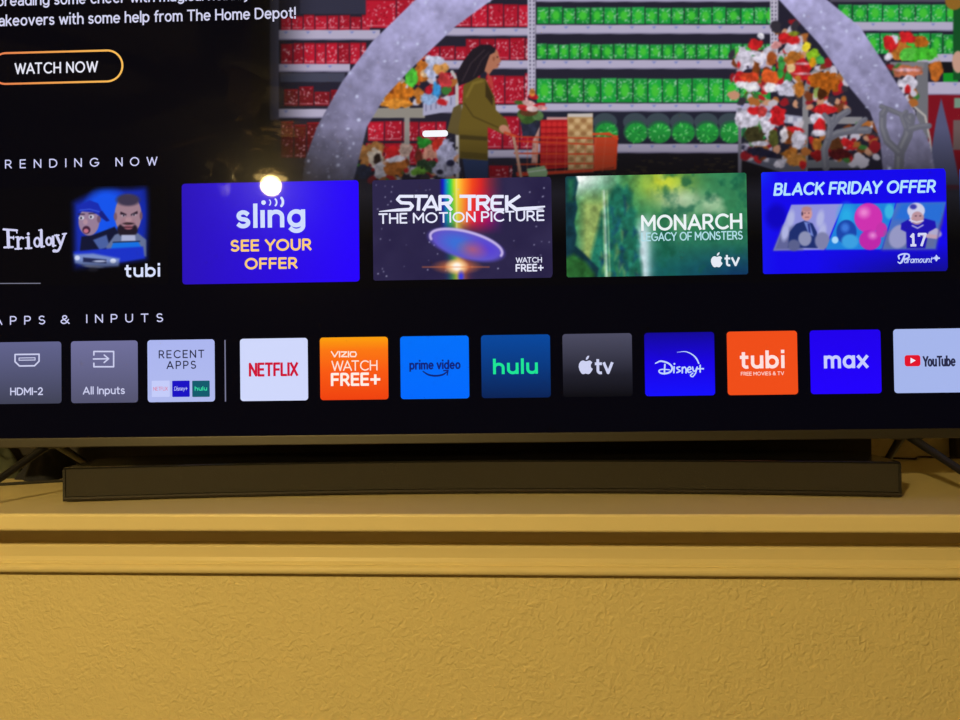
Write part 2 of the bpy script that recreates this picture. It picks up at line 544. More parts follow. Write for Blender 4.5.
PXM = 0.001325                                 # metres per measured pixel on the screen
def strokes(lines, z, col, parent, name='lettering', round_=True, y=Y_LET, gain=1.0):
    """hand-drawn strokes: each (points, width in measured pixels[, smooth])"""
    polys = []
    for ln in lines:
        pts, wd = ln[0], ln[1]
        if len(ln) > 2 and ln[2]:
            pts = [(v.x, v.y) for v in spline([(p[0], p[1], 0) for p in pts], 6)]
            if isinstance(wd, (list, tuple)):
                wd = list(np.interp(np.linspace(0, 1, len(pts)), np.linspace(0, 1, len(wd)), wd))
        ww = [q * PXM * gain for q in wd] if isinstance(wd, (list, tuple)) else wd * PXM * gain
        polys += seg_polys(z(pts), ww, round_)
    return flat(name, polys, ui(col), parent, y)

def ring(cx, cy, rx, ry, n=20, a0=0, a1=360):
    return [(cx + rx * math.cos(math.radians(a0 + (a1 - a0) * k / n)), cy + ry * math.sin(math.radians(a0 + (a1 - a0) * k / n))) for k in range(n + 1)]

APPLE = [(.5, .80), (.42, .83), (.30, .86), (.15, .80), (.04, .64), (.02, .45), (.08, .24), (.2, .06), (.30, 0), (.38, .01), (.48, .045), (.58, .02), (.68, 0), (.78, .05), (.9, .2), (.96, .33), (.87, .40), (.83, .50), (.84, .60), (.90, .70), (.93, .73), (.85, .82), (.74, .86), (.62, .83)]
LEAF = [(.5, .9), (.52, 1.02), (.6, 1.12), (.72, 1.16), (.71, 1.05), (.64, .95), (.56, .90)]
def apple(x0, x1, yt, yb, col, parent):
    def f(P): return [S(x0 + (x1 - x0) * x, yb - (yb - yt) * yy / 1.16) for x, yy in P]
    return flat('logo', [f(APPLE), f(LEAF)], ui(col), parent, Y_LET)

# --- painted pictures ---------------------------------------------------
class Painter:
    """a picture sampled on a grid over the screen; coordinates are the measured ones"""
    def __init__(s, u0, u1, w0, w1, step):
        s.nu = int((u1 - u0) / step) + 1
        s.nw = int((w1 - w0) / step) + 1
        s.u = np.linspace(u0, u1, s.nu)
        s.w = np.linspace(w0, w1, s.nw)
        U, W = np.meshgrid(s.u, s.w)
        D = HI[2, 0] * U + HI[2, 1] * W + HI[2, 2]
        s.X = (HI[0, 0] * U + HI[0, 1] * W + HI[0, 2]) / D
        s.Y = (HI[1, 0] * U + HI[1, 1] * W + HI[1, 2]) / D
        s.img = np.zeros(U.shape + (3,))
        s.lab = np.zeros(U.shape, int)
        s.names = {0: None}
        s.cur = 0
        s.nz = None
    def begin(s, name):
        k = len(s.names)
        s.names[k] = name
        s.cur = k
    def end(s): s.cur = 0
    def sub(s, x0, x1, y0, y1):
        cy = np.where((s.Y.max(1) >= y0) & (s.Y.min(1) <= y1))[0]
        cx = np.where((s.X.max(0) >= x0) & (s.X.min(0) <= x1))[0]
        if len(cy) == 0 or len(cx) == 0: return None
        return (slice(cy[0], cy[-1] + 1), slice(cx[0], cx[-1] + 1))
    def put(s, sl, a, col):
        a = np.clip(a, 0, 1)
        c = np.asarray(col, float)
        s.img[sl] = s.img[sl] * (1 - a[..., None]) + c * a[..., None]
        if s.cur:
            s.lab[sl][a > 0.5] = s.cur
    def el(s, cx, cy, rx, ry, col, rot=0, soft=0.7, a=1.0):
        R_ = max(rx, ry) + soft * 2
        sl = s.sub(cx - R_, cx + R_, cy - R_, cy + R_)
        if sl is None: return
        dx, dy = s.X[sl] - cx, s.Y[sl] - cy
        t = math.radians(rot)
        p = dx * math.cos(t) + dy * math.sin(t)
        q = -dx * math.sin(t) + dy * math.cos(t)
        d = np.sqrt((p / rx) ** 2 + (q / ry) ** 2)
        if s.nz is not None: d = d + s.nz[sl]
        s.put(sl, a * ((1 - d) * min(rx, ry) / soft + 0.5), col)
    def poly(s, pts, col, soft=0.7, a=1.0):
        P = np.array(pts, float)
        sl = s.sub(P[:, 0].min() - soft, P[:, 0].max() + soft, P[:, 1].min() - soft, P[:, 1].max() + soft)
        if sl is None: return
        x, y = s.X[sl], s.Y[sl]
        inside = np.zeros(x.shape, bool)
        dist = np.full(x.shape, 1e9)
        n = len(P)
        for i in range(n):
            (ax, ay), (bx, by) = P[i], P[(i + 1) % n]
            if ay != by:
                c = ((ay > y) != (by > y)) & (x < (bx - ax) * (y - ay) / (by - ay) + ax)
                inside ^= c
            vx, vy = bx - ax, by - ay
            t = np.clip(((x - ax) * vx + (y - ay) * vy) / (vx * vx + vy * vy + 1e-9), 0, 1)
            dist = np.minimum(dist, np.hypot(x - ax - t * vx, y - ay - t * vy))
        s.put(sl, a * (np.where(inside, dist, -dist) / soft + 0.5), col)
    def line(s, pts, wd, col, soft=0.6, a=1.0):
        P = np.array(pts, float)
        k = wd / 2 + soft
        sl = s.sub(P[:, 0].min() - k, P[:, 0].max() + k, P[:, 1].min() - k, P[:, 1].max() + k)
        if sl is None: return
        x, y = s.X[sl], s.Y[sl]
        dist = np.full(x.shape, 1e9)
        for i in range(len(P) - 1):
            (ax, ay), (bx, by) = P[i], P[i + 1]
            vx, vy = bx - ax, by - ay
            t = np.clip(((x - ax) * vx + (y - ay) * vy) / (vx * vx + vy * vy + 1e-9), 0, 1)
            dist = np.minimum(dist, np.hypot(x - ax - t * vx, y - ay - t * vy))
        s.put(sl, a * ((wd / 2 - dist) / soft + 0.5), col)
    def rect(s, x0, y0, x1, y1, col, soft=0.6, a=1.0):
        sl = s.sub(x0 - 1, x1 + 1, y0 - 1, y1 + 1)
        if sl is None: return
        d = np.minimum(np.minimum(s.X[sl] - x0, x1 - s.X[sl]), np.minimum(s.Y[sl] - y0, y1 - s.Y[sl]))
        s.put(sl, a * (d / soft + 0.5), col)
    def noise(s, scale, seed=0, oct=3):
        out = np.zeros(s.X.shape)
        amp, tot = 1.0, 0.0
        for o in range(oct):
            r = np.random.RandomState(seed + o)
            g = r.rand(128, 128)
            fx, fy = s.X / scale * 2 ** o + 40, s.Y / scale * 2 ** o + 40
            ix, iy = np.floor(fx).astype(int), np.floor(fy).astype(int)
            tx, ty = fx - ix, fy - iy
            tx, ty = tx * tx * (3 - 2 * tx), ty * ty * (3 - 2 * ty)
            v = (g[iy % 128, ix % 128] * (1 - tx) + g[iy % 128, (ix + 1) % 128] * tx) * (1 - ty) + (g[(iy + 1) % 128, ix % 128] * (1 - tx) + g[(iy + 1) % 128, (ix + 1) % 128] * tx) * ty
            out += v * amp
            tot += amp
            amp *= 0.5
        return out / tot
    def build(s, name, parent, y, keep=None):
        c = np.clip(s.img / 255.0, 0, 1)
        c = np.where(c <= 0.04045, c / 12.92, ((c + 0.055) / 1.055) ** 2.4)
        U, W = np.meshgrid(s.u, s.w)
        vid = np.arange(s.nu * s.nw).reshape(s.nw, s.nu)
        cell = s.lab[:-1, :-1]
        ok = np.ones(cell.shape, bool) if keep is None else keep[:-1, :-1] & keep[1:, :-1] & keep[:-1, 1:] & keep[1:, 1:]
        main = None
        for k in sorted(s.names):
            m_ = (cell == k) & ok
            if not m_.any(): continue
            q = np.stack([vid[:-1, :-1][m_], vid[:-1, 1:][m_], vid[1:, 1:][m_], vid[1:, :-1][m_]], 1)
            uq, inv = np.unique(q.reshape(-1), return_inverse=True)
            co = np.stack([U.reshape(-1)[uq] - UC, np.full(len(uq), y), W.reshape(-1)[uq]], 1)
            me = bpy.data.meshes.new(name)
            me.vertices.add(len(uq))
            me.vertices.foreach_set('co', co.astype(np.float32).reshape(-1))
            me.loops.add(len(inv))
            me.loops.foreach_set('vertex_index', inv.astype(np.int32).reshape(-1))
            nf = len(q)
            me.polygons.add(nf)
            me.polygons.foreach_set('loop_start', np.arange(0, nf * 4, 4, dtype=np.int32))
            me.polygons.foreach_set('loop_total', np.full(nf, 4, dtype=np.int32))
            me.update(calc_edges=True)
            at = me.color_attributes.new('pixel', 'FLOAT_COLOR', 'POINT')
            at.data.foreach_set('color', np.concatenate([c.reshape(-1, 3)[uq], np.ones((len(uq), 1))], 1).astype(np.float32).reshape(-1))
            if k == 0:
                main = link_mesh(name, me, M_pic, parent)
            else:
                nm = s.names[k]
                sub_ = link_mesh(nm[0], me, M_pic, main or parent)
                if nm[1]: sub_['label'] = nm[1]
        return main

rnd = random.Random(5)

#-- banner picture: a store aisle -----------------------------------------
def banner():
    u0 = S(252, 100)[0]
    p = Painter(u0, UC + SW / 2 - 0.002, S(600, 285)[1], S(600, -78)[1], 0.00105)
    p.img[:] = (34, 32, 46)
    SHF, RED, GRN, DK = (188, 180, 208), (188, 26, 50), (28, 160, 62), (38, 36, 52)
    def boxrow(x0, x1, y0, y1, wd, base, seed, jitter=0):
        r = random.Random(seed)
        x = x0
        while x < x1 - 2:
            ww = wd * r.uniform(.9, 1.1)
            t = y0 + r.uniform(0, jitter)
            xe = min(x + ww - 0.9, x1)
            k = r.uniform(.82, 1.08)
            c = tuple(v * k for v in base)
            p.rect(x, t, xe, y1, c)
            if base is GRN:
                p.el((x + xe) / 2, (t + y1) / 2, ww * .26, (y1 - t) * .28, (70, 200, 60), soft=2)
                for j in range(int((y1 - t) * ww / 9)):
                    px, py = r.uniform(x + .6, xe - .6), r.uniform(t + 1, y1 - 1)
                    if abs(px - (x + xe) / 2) < ww * .22 and abs(py - (t + y1) / 2) < (y1 - t) * .25: continue
                    p.line([(px, py), (px + r.uniform(-1.6, 1.6), py + r.uniform(-1.2, 1.2))], .8, r.choice(((190, 232, 195), (150, 215, 150), (210, 225, 220))), a=.85)
                p.line([(x + .5, t + .8), (xe - .5, t + .8)], .8, (60, 150, 90))
            else:
                p.rect(x, t, xe, t + 1.6, (150, 20, 36), a=.6)
                for j in range(int((y1 - t) * ww / 15)):
                    px, py = r.uniform(x + 1, xe - 1), r.uniform(t + 2, y1 - 2)
                    p.line([(px, py), (px + r.uniform(-1.5, 1.5), py + r.uniform(-1.5, 2.2))], .9, r.choice(((238, 190, 200), (225, 120, 135), (120, 14, 30), (245, 215, 220))), a=.8)
                p.line([(x + 1, y1 - 2.2), (xe - 1.5, y1 - 2.2)], .7, (235, 170, 180), a=.8)
            x += ww
    def shelf(x0, x1, y0, y1, tags=22):
        p.rect(x0, y0, x1, y1, SHF)
        p.rect(x0, y1 - 1.3, x1, y1, (140, 134, 165))
        x = x0 + 8
        while x < x1 - 4:
            p.poly([(x - 2.2, y0 + 1.5), (x + 2.2, y0 + 1.5), (x, y0 + 4)], (130, 140, 200))
            x += tags
    p.rect(280, -78, 1020, 190, DK)
    # far left bay
    p.rect(300, -10, 370, 14, (52, 52, 72))
    boxrow(281, 370, 15, 30, 12, RED, 1, 2); shelf(278, 380, 30, 40)
    boxrow(281, 366, 42, 64, 11.5, RED, 2, 2); shelf(278, 350, 64, 72)
    p.rect(280, 73, 345, 82, (70, 72, 92))
    boxrow(284, 345, 86, 106, 16, (120, 20, 34), 3, 6); shelf(278, 330, 109, 118, 40)
    boxrow(281, 330, 121, 158, 14, (110, 18, 30), 4, 4)
    p.rect(270, -78, 279, 120, (88, 86, 112))
    # red bay
    boxrow(365, 528, -30, -1, 21, RED, 20, 2)
    boxrow(366, 420, -2, 28, 30, RED, 5, 2); boxrow(455, 528, 4, 27, 16, RED, 6, 1)
    shelf(420, 530, 28, 36)
    boxrow(400, 466, 45, 60, 14, RED, 7, 3); boxrow(466, 528, 38, 60, 15, RED, 8, 1); shelf(425, 530, 60.5, 69)
    boxrow(440, 480, 72, 104, 15, RED, 9, 2); boxrow(486, 528, 73, 104, 19, RED, 10, 6); shelf(430, 530, 105, 113)
    boxrow(368, 446, 121, 141, 17, RED, 11, 1); boxrow(486, 534, 116, 149, 17, RED, 12, 6); shelf(484, 536, 150, 158, 30)
    boxrow(366, 450, 143, 165, 17, RED, 15, 1)
    boxrow(489, 512, 165, 180, 22, (150, 22, 38), 13, 1)
    # upright
    p.rect(527.5, -78, 535.5, 96, (196, 190, 214))
    for k in range(44):
        yy = -76 + k * 4
        for xx in (529.6, 533.2):
            p.rect(xx, yy, xx + 1.1, yy + 2, (70, 66, 90))
    # green bay
    for (y0, y1, s0, s1, wd, sd) in ((-38, -10, -8, 2, 14, 30), (7, 24, 25, 34, 14, 31), (43.5, 59, 60, 69, 11.6, 32), (78, 102.5, 103.5, 111.5, 15.6, 33)):
        boxrow(537, 771, y0, y1, wd, GRN, sd, 1)
        shelf(536, 772, s0, s1)
        if 0 < s0 and s1 > 100: p.rect(757, 70, 771, 78, (40, 190, 70))
    p.rect(536, 112, 772, 144, (36, 38, 54))
    for k, cx in enumerate((606, 636, 659, 683, 707, 731, 755)):
        p.el(cx - 1, 122, 12, 9, (62, 74, 84))
        p.el(cx, 132, 12.5, 11.5, (44, 96, 70))
        p.el(cx + .5, 133, 11, 10, (36, 150, 62))
        r = random.Random(k)
        for j in range(26):
            a = r.uniform(0, 6.28); q = r.uniform(2, 10)
            p.line([(cx + q * math.cos(a), 133 + q * .9 * math.sin(a)), (cx + (q + 2) * math.cos(a), 133 + (q + 2) * .9 * math.sin(a))], .9, r.choice(((150, 225, 150), (80, 220, 90), (24, 110, 50))))
    shelf(534, 772, 144, 153)
    p.rect(536, 154, 772, 190, (26, 24, 32))
    for j in range(60):
        x, y = rnd.uniform(590, 735), rnd.uniform(158, 176)
        p.line([(x, y), (x + rnd.uniform(2, 6), y)], 1, (74, 62, 44), a=.6)
    # right bay seen past the arch
    boxrow(830, 955, -36, -8, 15, GRN, 50, 1)
    p.rect(830, -6, 955, 2, (84, 80, 96))
    boxrow(838, 955, 4, 22, 15.5, GRN, 51, 1); shelf(835, 955, 22, 31, 30)
    boxrow(866, 955, 33, 54, 13, GRN, 52, 2); shelf(915, 955, 54, 64)
    p.rect(938, 62, 955, 74, (24, 22, 28)); p.rect(943, 73, 958, 82, (20, 150, 40))
    shelf(925, 1012, 82, 95)
    p.rect(925, 95, 1012, 190, (128, 20, 34))
    p.rect(954, 98, 962, 108, (120, 150, 130)); p.rect(953, 120, 962, 150, (110, 90, 90))
    p.rect(953, -78, 1012, 80, (22, 84, 40)); p.el(958, 62, 6, 11, (206, 160, 140)); p.el(954, 1, 9, 9, (150, 105, 40))
    p.rect(770, -20, 778, 60, (200, 194, 214))
    for k in range(20):
        for xx in (771.6, 775): p.rect(xx, -18 + k * 4, xx + 1.2, -16 + k * 4, (70, 66, 90))
    # grey tree, right
    p.begin(('grey_tree', 'grey cone tree beside the red wall in the banner'))
    p.poly([(941, 98), (936, 120), (926, 185), (960, 185), (950, 135)], (88, 90, 124))
    p.end()
    # tall wire racks
    GREY = (138, 136, 142)
    p.begin(('display_rack', 'grey wire toy rack left of the cart in the banner'))
    p.line([(407, 172), (407, 92), (403, 82), (396, 76)], 5.5, (150, 146, 142))
    p.rect(370, 108, 425, 118, (150, 144, 136)); p.poly([(423, 103), (457, 94), (457, 110), (423, 116)], (176, 174, 206))
    p.line([(452, 72), (457, 80), (457.5, 178)], 3.4, (196, 190, 190))
    for yy in (108, 121, 134, 148, 163): p.el(457, yy, .9, 1.2, (30, 26, 26))
    for xx in range(426, 456, 5): p.line([(xx, 104 - (xx - 426) * .25), (xx, 111 - (xx - 426) * .25)], 1, (116, 116, 150))
    p.end()
    p.begin(('display_rack', 'grey wire toy rack at the right of the banner'))
    p.poly([(736, 108), (806, 117), (806, 126), (736, 116)], (158, 158, 182))
    for k in range(6):
        p.rect(752 + k * 9, 111.5 + k * 1.3, 757 + k * 9, 117 + k * 1.3, (205, 205, 222))
    p.rect(806, 117, 862, 124, (142, 140, 146))
    p.line([(804.5, 182), (805.5, 92), (811, 76), (820, 68), (832, 68)], 6, GREY)
    p.rect(738, 108, 741.5, 176, (120, 118, 134))
    p.poly([(741, 152), (806, 164), (806, 178), (780, 172), (741, 160)], (96, 98, 118))
    p.rect(916, 62, 928, 182, (116, 116, 124)); p.rect(890, 62, 924, 68, (130, 128, 134))
    p.rect(803, 160, 862, 168, (112, 114, 124))
    p.line([(911, 104), (925, 116), (930, 140), (931, 155)], 2, (190, 184, 180))
    p.end()
    # plush toys
    W_, RD, TAN, BR = (214, 208, 226), (206, 34, 40), (186, 112, 44), (130, 66, 30)
    fuzz = (p.noise(5.5, 21, 3) - .5) * .95
    tone = p.noise(3.4, 31, 3)
    def plush(parts, label):
        p.begin(('plush_toy', label))
        p.nz = fuzz
        for q in parts: p.el(*q, soft=1.5)
        p.nz = None
        p.end()
    # the heap of further plush toys filling the racks
    rq = random.Random(77)
    mixc = ((206, 200, 218), (190, 34, 42), (176, 104, 50), (120, 60, 34), (60, 120, 56), (200, 190, 200), (150, 30, 40), (54, 50, 60), (206, 150, 120))
    p.nz = fuzz
    for (x0, x1, y0, y1, nn) in ((730, 800, 52, 104, 70), (800, 848, 62, 112, 46), (776, 806, 22, 60, 26), (846, 878, 122, 164, 26), (742, 806, 118, 160, 60), (808, 862, 126, 160, 40), (380, 455, 78, 104, 30), (355, 460, 150, 182, 50), (890, 915, 68, 120, 26)):
        for j in range(nn): p.el(rq.uniform(x0, x1), rq.uniform(y0, y1), rq.uniform(2.5, 6), rq.uniform(2.5, 6), rq.choice(mixc), rq.uniform(0, 90), soft=1.5)
    p.nz = None
    A = lambda x, y, rx, ry, c, rot=0: (720 + x / 8, 20 + y / 8, rx / 8, ry / 8, c, rot)
    B = lambda x, y, rx, ry, c, rot=0: (720 + x / 8, 90 + y / 8, rx / 8, ry / 8, c, rot)
    plush([A(190, 310, 70, 100, W_), A(170, 470, 50, 50, RD), A(180, 520, 50, 30, (230, 226, 236)), A(150, 360, 14, 26, RD), A(222, 378, 10, 12, (40, 34, 50)), A(282, 205, 60, 50, RD, -30), A(280, 265, 70, 22, W_, 15), A(327, 130, 30, 28, (230, 226, 240))], 'white plush toy in a tilted red pompom hat')
    plush([A(290, 340, 60, 55, (222, 214, 226)), A(290, 390, 38, 60, BR), A(250, 460, 75, 45, (214, 70, 40)), A(265, 540, 52, 45, (232, 228, 238)), A(330, 310, 50, 40, W_)], 'brown and white plush toy sitting with white paws')
    plush([A(400, 260, 60, 50, W_), A(415, 320, 40, 55, (170, 84, 40)), A(410, 450, 90, 55, (222, 92, 40)), A(400, 545, 60, 36, (236, 232, 240)), A(450, 200, 40, 30, (222, 150, 150)), A(430, 390, 18, 26, (50, 160, 50))], 'orange and white plush toy beside the brown one')
    plush([A(600, 210, 85, 70, W_), A(560, 150, 90, 40, RD, 8), A(590, 110, 40, 18, (130, 140, 40)), A(480, 430, 28, 46, (50, 160, 60)), A(540, 470, 30, 40, (40, 140, 60), 20), A(540, 550, 90, 60, (206, 202, 224)), A(490, 350, 30, 50, (60, 150, 70))], 'white bearded plush toy in a red hat')
    plush([A(600, 310, 75, 65, TAN), A(660, 400, 70, 90, (200, 34, 40)), A(665, 430, 60, 9, (232, 180, 190)), A(660, 350, 60, 9, (232, 180, 190)), A(570, 390, 34, 34, (214, 180, 130)), A(630, 540, 40, 80, TAN)], 'tan plush bear in a striped red sweater')
    plush([A(690, 215, 36, 40, (226, 206, 50)), A(740, 290, 50, 60, (140, 190, 40)), A(800, 325, 34, 32, (70, 170, 80)), A(740, 340, 24, 40, (230, 160, 30))], 'yellow and green plush toy behind the bear')
    plush([A(830, 500, 110, 108, (176, 92, 26)), A(770, 580, 30, 40, (150, 170, 90)), A(815, 590, 40, 40, (76, 40, 20))], 'shaggy brown plush toy behind the rack frame')
    plush([B(230, 230, 100, 75, W_), B(270, 165, 45, 34, RD), B(340, 180, 30, 50, (190, 60, 60)), B(280, 370, 80, 80, (62, 58, 34)), B(310, 430, 90, 20, W_)], 'white bearded plush toy in dark green, lower shelf')
    plush([B(380, 270, 60, 70, W_), B(465, 220, 60, 90, (200, 30, 38)), B(430, 390, 40, 80, (84, 88, 40)), B(330, 500, 130, 40, (30, 30, 52), 15)], 'plush toy in a big red hat, lower shelf')
    plush([B(540, 370, 50, 70, BR), B(510, 360, 40, 60, (222, 214, 222)), B(610, 320, 70, 26, RD, 8), B(630, 400, 55, 70, W_), B(560, 510, 80, 40, TAN), B(610, 560, 70, 60, (200, 130, 60)), B(480, 590, 40, 40, W_), B(660, 600, 26, 30, RD)], 'brown and white plush dog in a red hat, lower shelf')
    plush([B(830, 160, 100, 40, RD), B(770, 230, 50, 45, W_), B(795, 300, 40, 60, RD), B(790, 350, 60, 30, W_), B(770, 430, 40, 60, TAN), B(775, 530, 45, 45, (150, 24, 30)), B(930, 430, 50, 70, (96, 54, 30)), B(960, 520, 90, 40, (80, 20, 26)), B(1010, 420, 60, 30, RD, 30)], 'plush toy in a wide red hat behind the antlers')
    C = lambda x, y, rx, ry, c, rot=0: (820 + x / 6.857, y / 6.857, rx / 6.857, ry / 6.857, c, rot)
    plush([C(540, 330, 90, 75, TAN), C(480, 300, 46, 56, RD), C(500, 270, 50, 28, W_, -20), C(470, 290, 36, 40, RD), C(600, 260, 80, 46, RD, 20), C(690, 290, 50, 42, (190, 100, 30)), C(465, 390, 30, 28, W_), C(690, 375, 140, 48, (70, 190, 50)), C(600, 370, 60, 44, (90, 200, 70)), C(790, 490, 46, 72, (190, 104, 40)), C(600, 490, 110, 40, (196, 110, 80)), C(600, 480, 80, 12, (220, 170, 180)), C(600, 580, 60, 60, W_), C(600, 620, 20, 30, RD)], 'two plush toys with red hats and a green frill at the right')
    E_ = lambda x, y, rx, ry, c, rot=0: (340 + x / 7.385, 40 + y / 7.385, rx / 7.385, ry / 7.385, c, rot)
    plush([E_(430, 420, 110, 90, (206, 116, 34)), E_(420, 470, 100, 36, (220, 140, 50)), E_(380, 380, 30, 20, (140, 70, 30), 40)], 'orange plush toy on the upper shelf')
    plush([E_(610, 230, 52, 100, (196, 110, 40)), E_(525, 270, 46, 66, (80, 190, 60), -15), E_(630, 250, 36, 30, (226, 190, 150)), E_(585, 420, 36, 60, TAN)], 'brown and green plush toy on the upper shelf')
    plush([E_(690, 150, 66, 36, (196, 200, 226)), E_(680, 230, 50, 60, (190, 196, 232)), E_(745, 215, 50, 40, (214, 150, 80)), E_(770, 300, 50, 60, (200, 60, 66)), E_(715, 380, 36, 60, (60, 150, 220)), E_(655, 440, 70, 40, (160, 190, 236)), E_(655, 370, 30, 26, (190, 30, 50))], 'pale blue plush toy with a red scarf')
    F_ = lambda x, y, rx, ry, c, rot=0: (340 + x / 6, 90 + y / 6, rx / 6, ry / 6, c, rot)
    plush([F_(180, 380, 90, 66, (176, 118, 66)), F_(215, 410, 46, 60, (214, 196, 180)), F_(222, 415, 22, 34, (50, 34, 34)), F_(130, 490, 70, 40, (40, 46, 70)), F_(245, 480, 46, 46, (206, 200, 214))], 'tan plush dog on the lower shelf')
    plush([F_(330, 460, 66, 66, (176, 100, 46)), F_(320, 380, 60, 40, RD), F_(335, 415, 60, 20, W_, -15), F_(395, 360, 40, 40, (190, 160, 150))], 'plush toy in a red hat on the lower shelf')
    plush([F_(505, 320, 48, 40, (40, 140, 46)), F_(545, 375, 60, 50, (216, 150, 130)), F_(590, 330, 40, 40, (206, 50, 40)), F_(470, 390, 24, 36, (120, 50, 40)), F_(540, 460, 70, 40, (46, 70, 50)), F_(470, 490, 60, 24, (110, 170, 60)), F_(640, 380, 55, 70, (190, 188, 226)), F_(640, 470, 80, 60, (176, 174, 206)), F_(665, 440, 24, 20, (40, 40, 70)), F_(600, 490, 20, 16, (40, 40, 60))], 'small plush elf in a green cap')
    p.el(422, 168, 1, 1, (20, 20, 20))
    # poinsettia, packs and cart
    z8 = ZP(440, 30, 5.625 * 1.0)
    def z8(pts): return [(440 + x * 200 / 900, 30 + y * 160 / 720) for x, y in pts]
    # shopper
    p.begin(('shopper', 'shopper in an olive jacket with long dark hair'))
    p.poly(z8([(60, 350), (95, 330), (110, 480), (30, 460)]), (98, 84, 50))
    p.poly(z8([(100, 570), (218, 575), (215, 668), (115, 668)]), (44, 58, 98))
    p.poly(z8([(150, 210), (205, 220), (245, 300), (252, 360), (300, 405), (312, 448), (285, 470), (215, 438), (216, 588), (88, 578), (84, 440), (100, 350), (105, 250)]), (106, 88, 36))
    p.poly(z8([(205, 230), (240, 300), (236, 340), (205, 300)]), (60, 48, 26))
    p.line(z8([(110, 330), (150, 390), (230, 425), (290, 452)]), 1.2, (74, 60, 26))
    p.line(z8([(120, 300), (150, 240), (190, 230)]), 3, (128, 108, 46), a=.6)
    p.poly(z8([(88, 470), (214, 480), (214, 500), (88, 492)]), (72, 60, 30), a=.7)
    p.poly(z8([(92, 545), (215, 556), (215, 584), (90, 576)]), (84, 70, 32), a=.6)
    p.poly(z8([(210, 190), (235, 215), (245, 280), (215, 235)]), (190, 66, 62))
    p.poly(z8([(208, 120), (236, 84), (258, 90), (268, 125), (275, 142), (265, 152), (262, 170), (238, 178), (222, 200), (200, 185)]), (184, 118, 92))
    p.el(*z8([(242, 130)])[0], 1.2, 2.2, (150, 88, 66)); p.el(*z8([(258, 122)])[0], .8, .7, (50, 30, 30)); p.line(z8([(258, 158), (268, 156)]), .8, (140, 60, 60))
    p.poly(z8([(185, 66), (225, 66), (250, 84), (248, 100), (225, 112), (214, 140), (198, 190), (165, 215), (130, 235), (84, 252), (72, 200), (105, 140), (145, 88)]), (34, 28, 38))
    p.line(z8([(100, 230), (140, 150), (200, 90)]), 1.2, (66, 54, 62), a=.7); p.line(z8([(150, 210), (185, 140), (220, 100)]), 1.2, (62, 50, 58), a=.7)
    p.el(*z8([(288, 446)])[0], 5, 4, (196, 134, 112), 20); p.el(*z8([(306, 462)])[0], 3, 3, (196, 134, 112))
    p.end()
    p.begin(('pack_of_baubles', 'red pack in the shopping cart'))
    p.poly(z8([(452, 405), (575, 398), (575, 620), (450, 630)]), (176, 28, 34))
    for k in range(7):
        for j in range(5): p.el(*z8([(465 + j * 25, 425 + k * 29)])[0], 2.4, 2.6, (206 - k * 4, 44, 46), soft=1.2); 
        p.line(z8([(455, 438 + k * 29), (572, 436 + k * 29)]), .8, (120, 16, 24), a=.7)
    p.rect(*z8([(480, 392)])[0], *z8([(572, 404)])[0], (196, 150, 150))
    p.end()
    p.begin(('pack_of_baubles', 'gold pack in the shopping cart'))
    p.poly(z8([(573, 380), (688, 374), (690, 625), (575, 632)]), (186, 146, 98))
    for k in range(8):
        for j in range(4): p.el(*z8([(590 + j * 28, 408 + k * 29)])[0], 2.7, 2.3, (214, 178, 130) if (k + j) % 2 else (160, 116, 74), soft=1.2)
    p.rect(*z8([(575, 376)])[0], *z8([(687, 392)])[0], (206, 196, 190))
    p.end()
    p.begin(('potted_poinsettia', 'red and white poinsettia in a dark pot'))
    p.poly(z8([(362, 415), (440, 412), (428, 480), (372, 482)]), (44, 48, 70))
    p.poly(z8([(415, 500), (450, 430), (440, 600), (410, 600)]), (200, 150, 140), a=.6)
    for (x, y, rx, ry, c) in ((400, 395, 9, 6, (60, 92, 44)), (370, 380, 5, 5, (76, 104, 50)), (440, 385, 6, 5, (84, 116, 70)), (400, 370, 9, 4, (100, 60, 40)), (365, 330, 7, 2.4, (70, 110, 50)), (420, 300, 5, 3, (190, 30, 44)), (400, 330, 7, 3, (220, 170, 170)), (440, 345, 8, 3, (200, 36, 50)), (375, 350, 6, 3, (196, 40, 48)), (415, 355, 6, 3, (226, 196, 196)), (460, 350, 5, 2.4, (216, 150, 150)), (415, 282, 3, 4, (206, 130, 60))):
        p.el(*z8([(x, y)])[0], rx, ry, c, rnd.uniform(-30, 30))
    p.end()
    p.begin(('shopping_cart', 'orange wire shopping cart'))
    OR = (214, 66, 36)
    p.poly(z8([(690, 480), (795, 480), (785, 620), (690, 632)]), (206, 72, 44), a=.55)
    p.poly(z8([(340, 640), (690, 625), (690, 640), (345, 660)]), (190, 60, 50), a=.7)
    for a_, b_ in (((320, 480), (800, 490)), ((335, 500), (798, 520)), ((335, 555), (795, 560)), ((345, 605), (792, 600)), ((350, 655), (790, 625)), ((690, 465), (800, 478))):
        p.line(z8([a_, b_]), 1.3, OR)
    for x in range(350, 790, 44): p.line(z8([(x, 485), (x + (360 - x) * .04, 640)]), .7, (220, 100, 70), a=.7)
    p.line(z8([(330, 480), (350, 580), (365, 665)]), 3, (196, 150, 130))
    p.line(z8([(795, 485), (788, 622)]), 2.4, OR); p.line(z8([(690, 470), (760, 465), (800, 490)]), 2, (226, 80, 40))
    p.poly(z8([(390, 625), (470, 610), (485, 640), (480, 662), (400, 662)]), (150, 186, 140)); p.line(z8([(395, 640), (478, 628)]), 1, (220, 230, 220))
    p.line(z8([(292, 462), (340, 478)]), 2.4, (206, 80, 50))
    p.end()
    # sparkling arch
    p.begin(('light_arch', 'frosted white arch with sparkling lights'))
    n = p.noise(9, 3)
    tmp = p.img.copy()
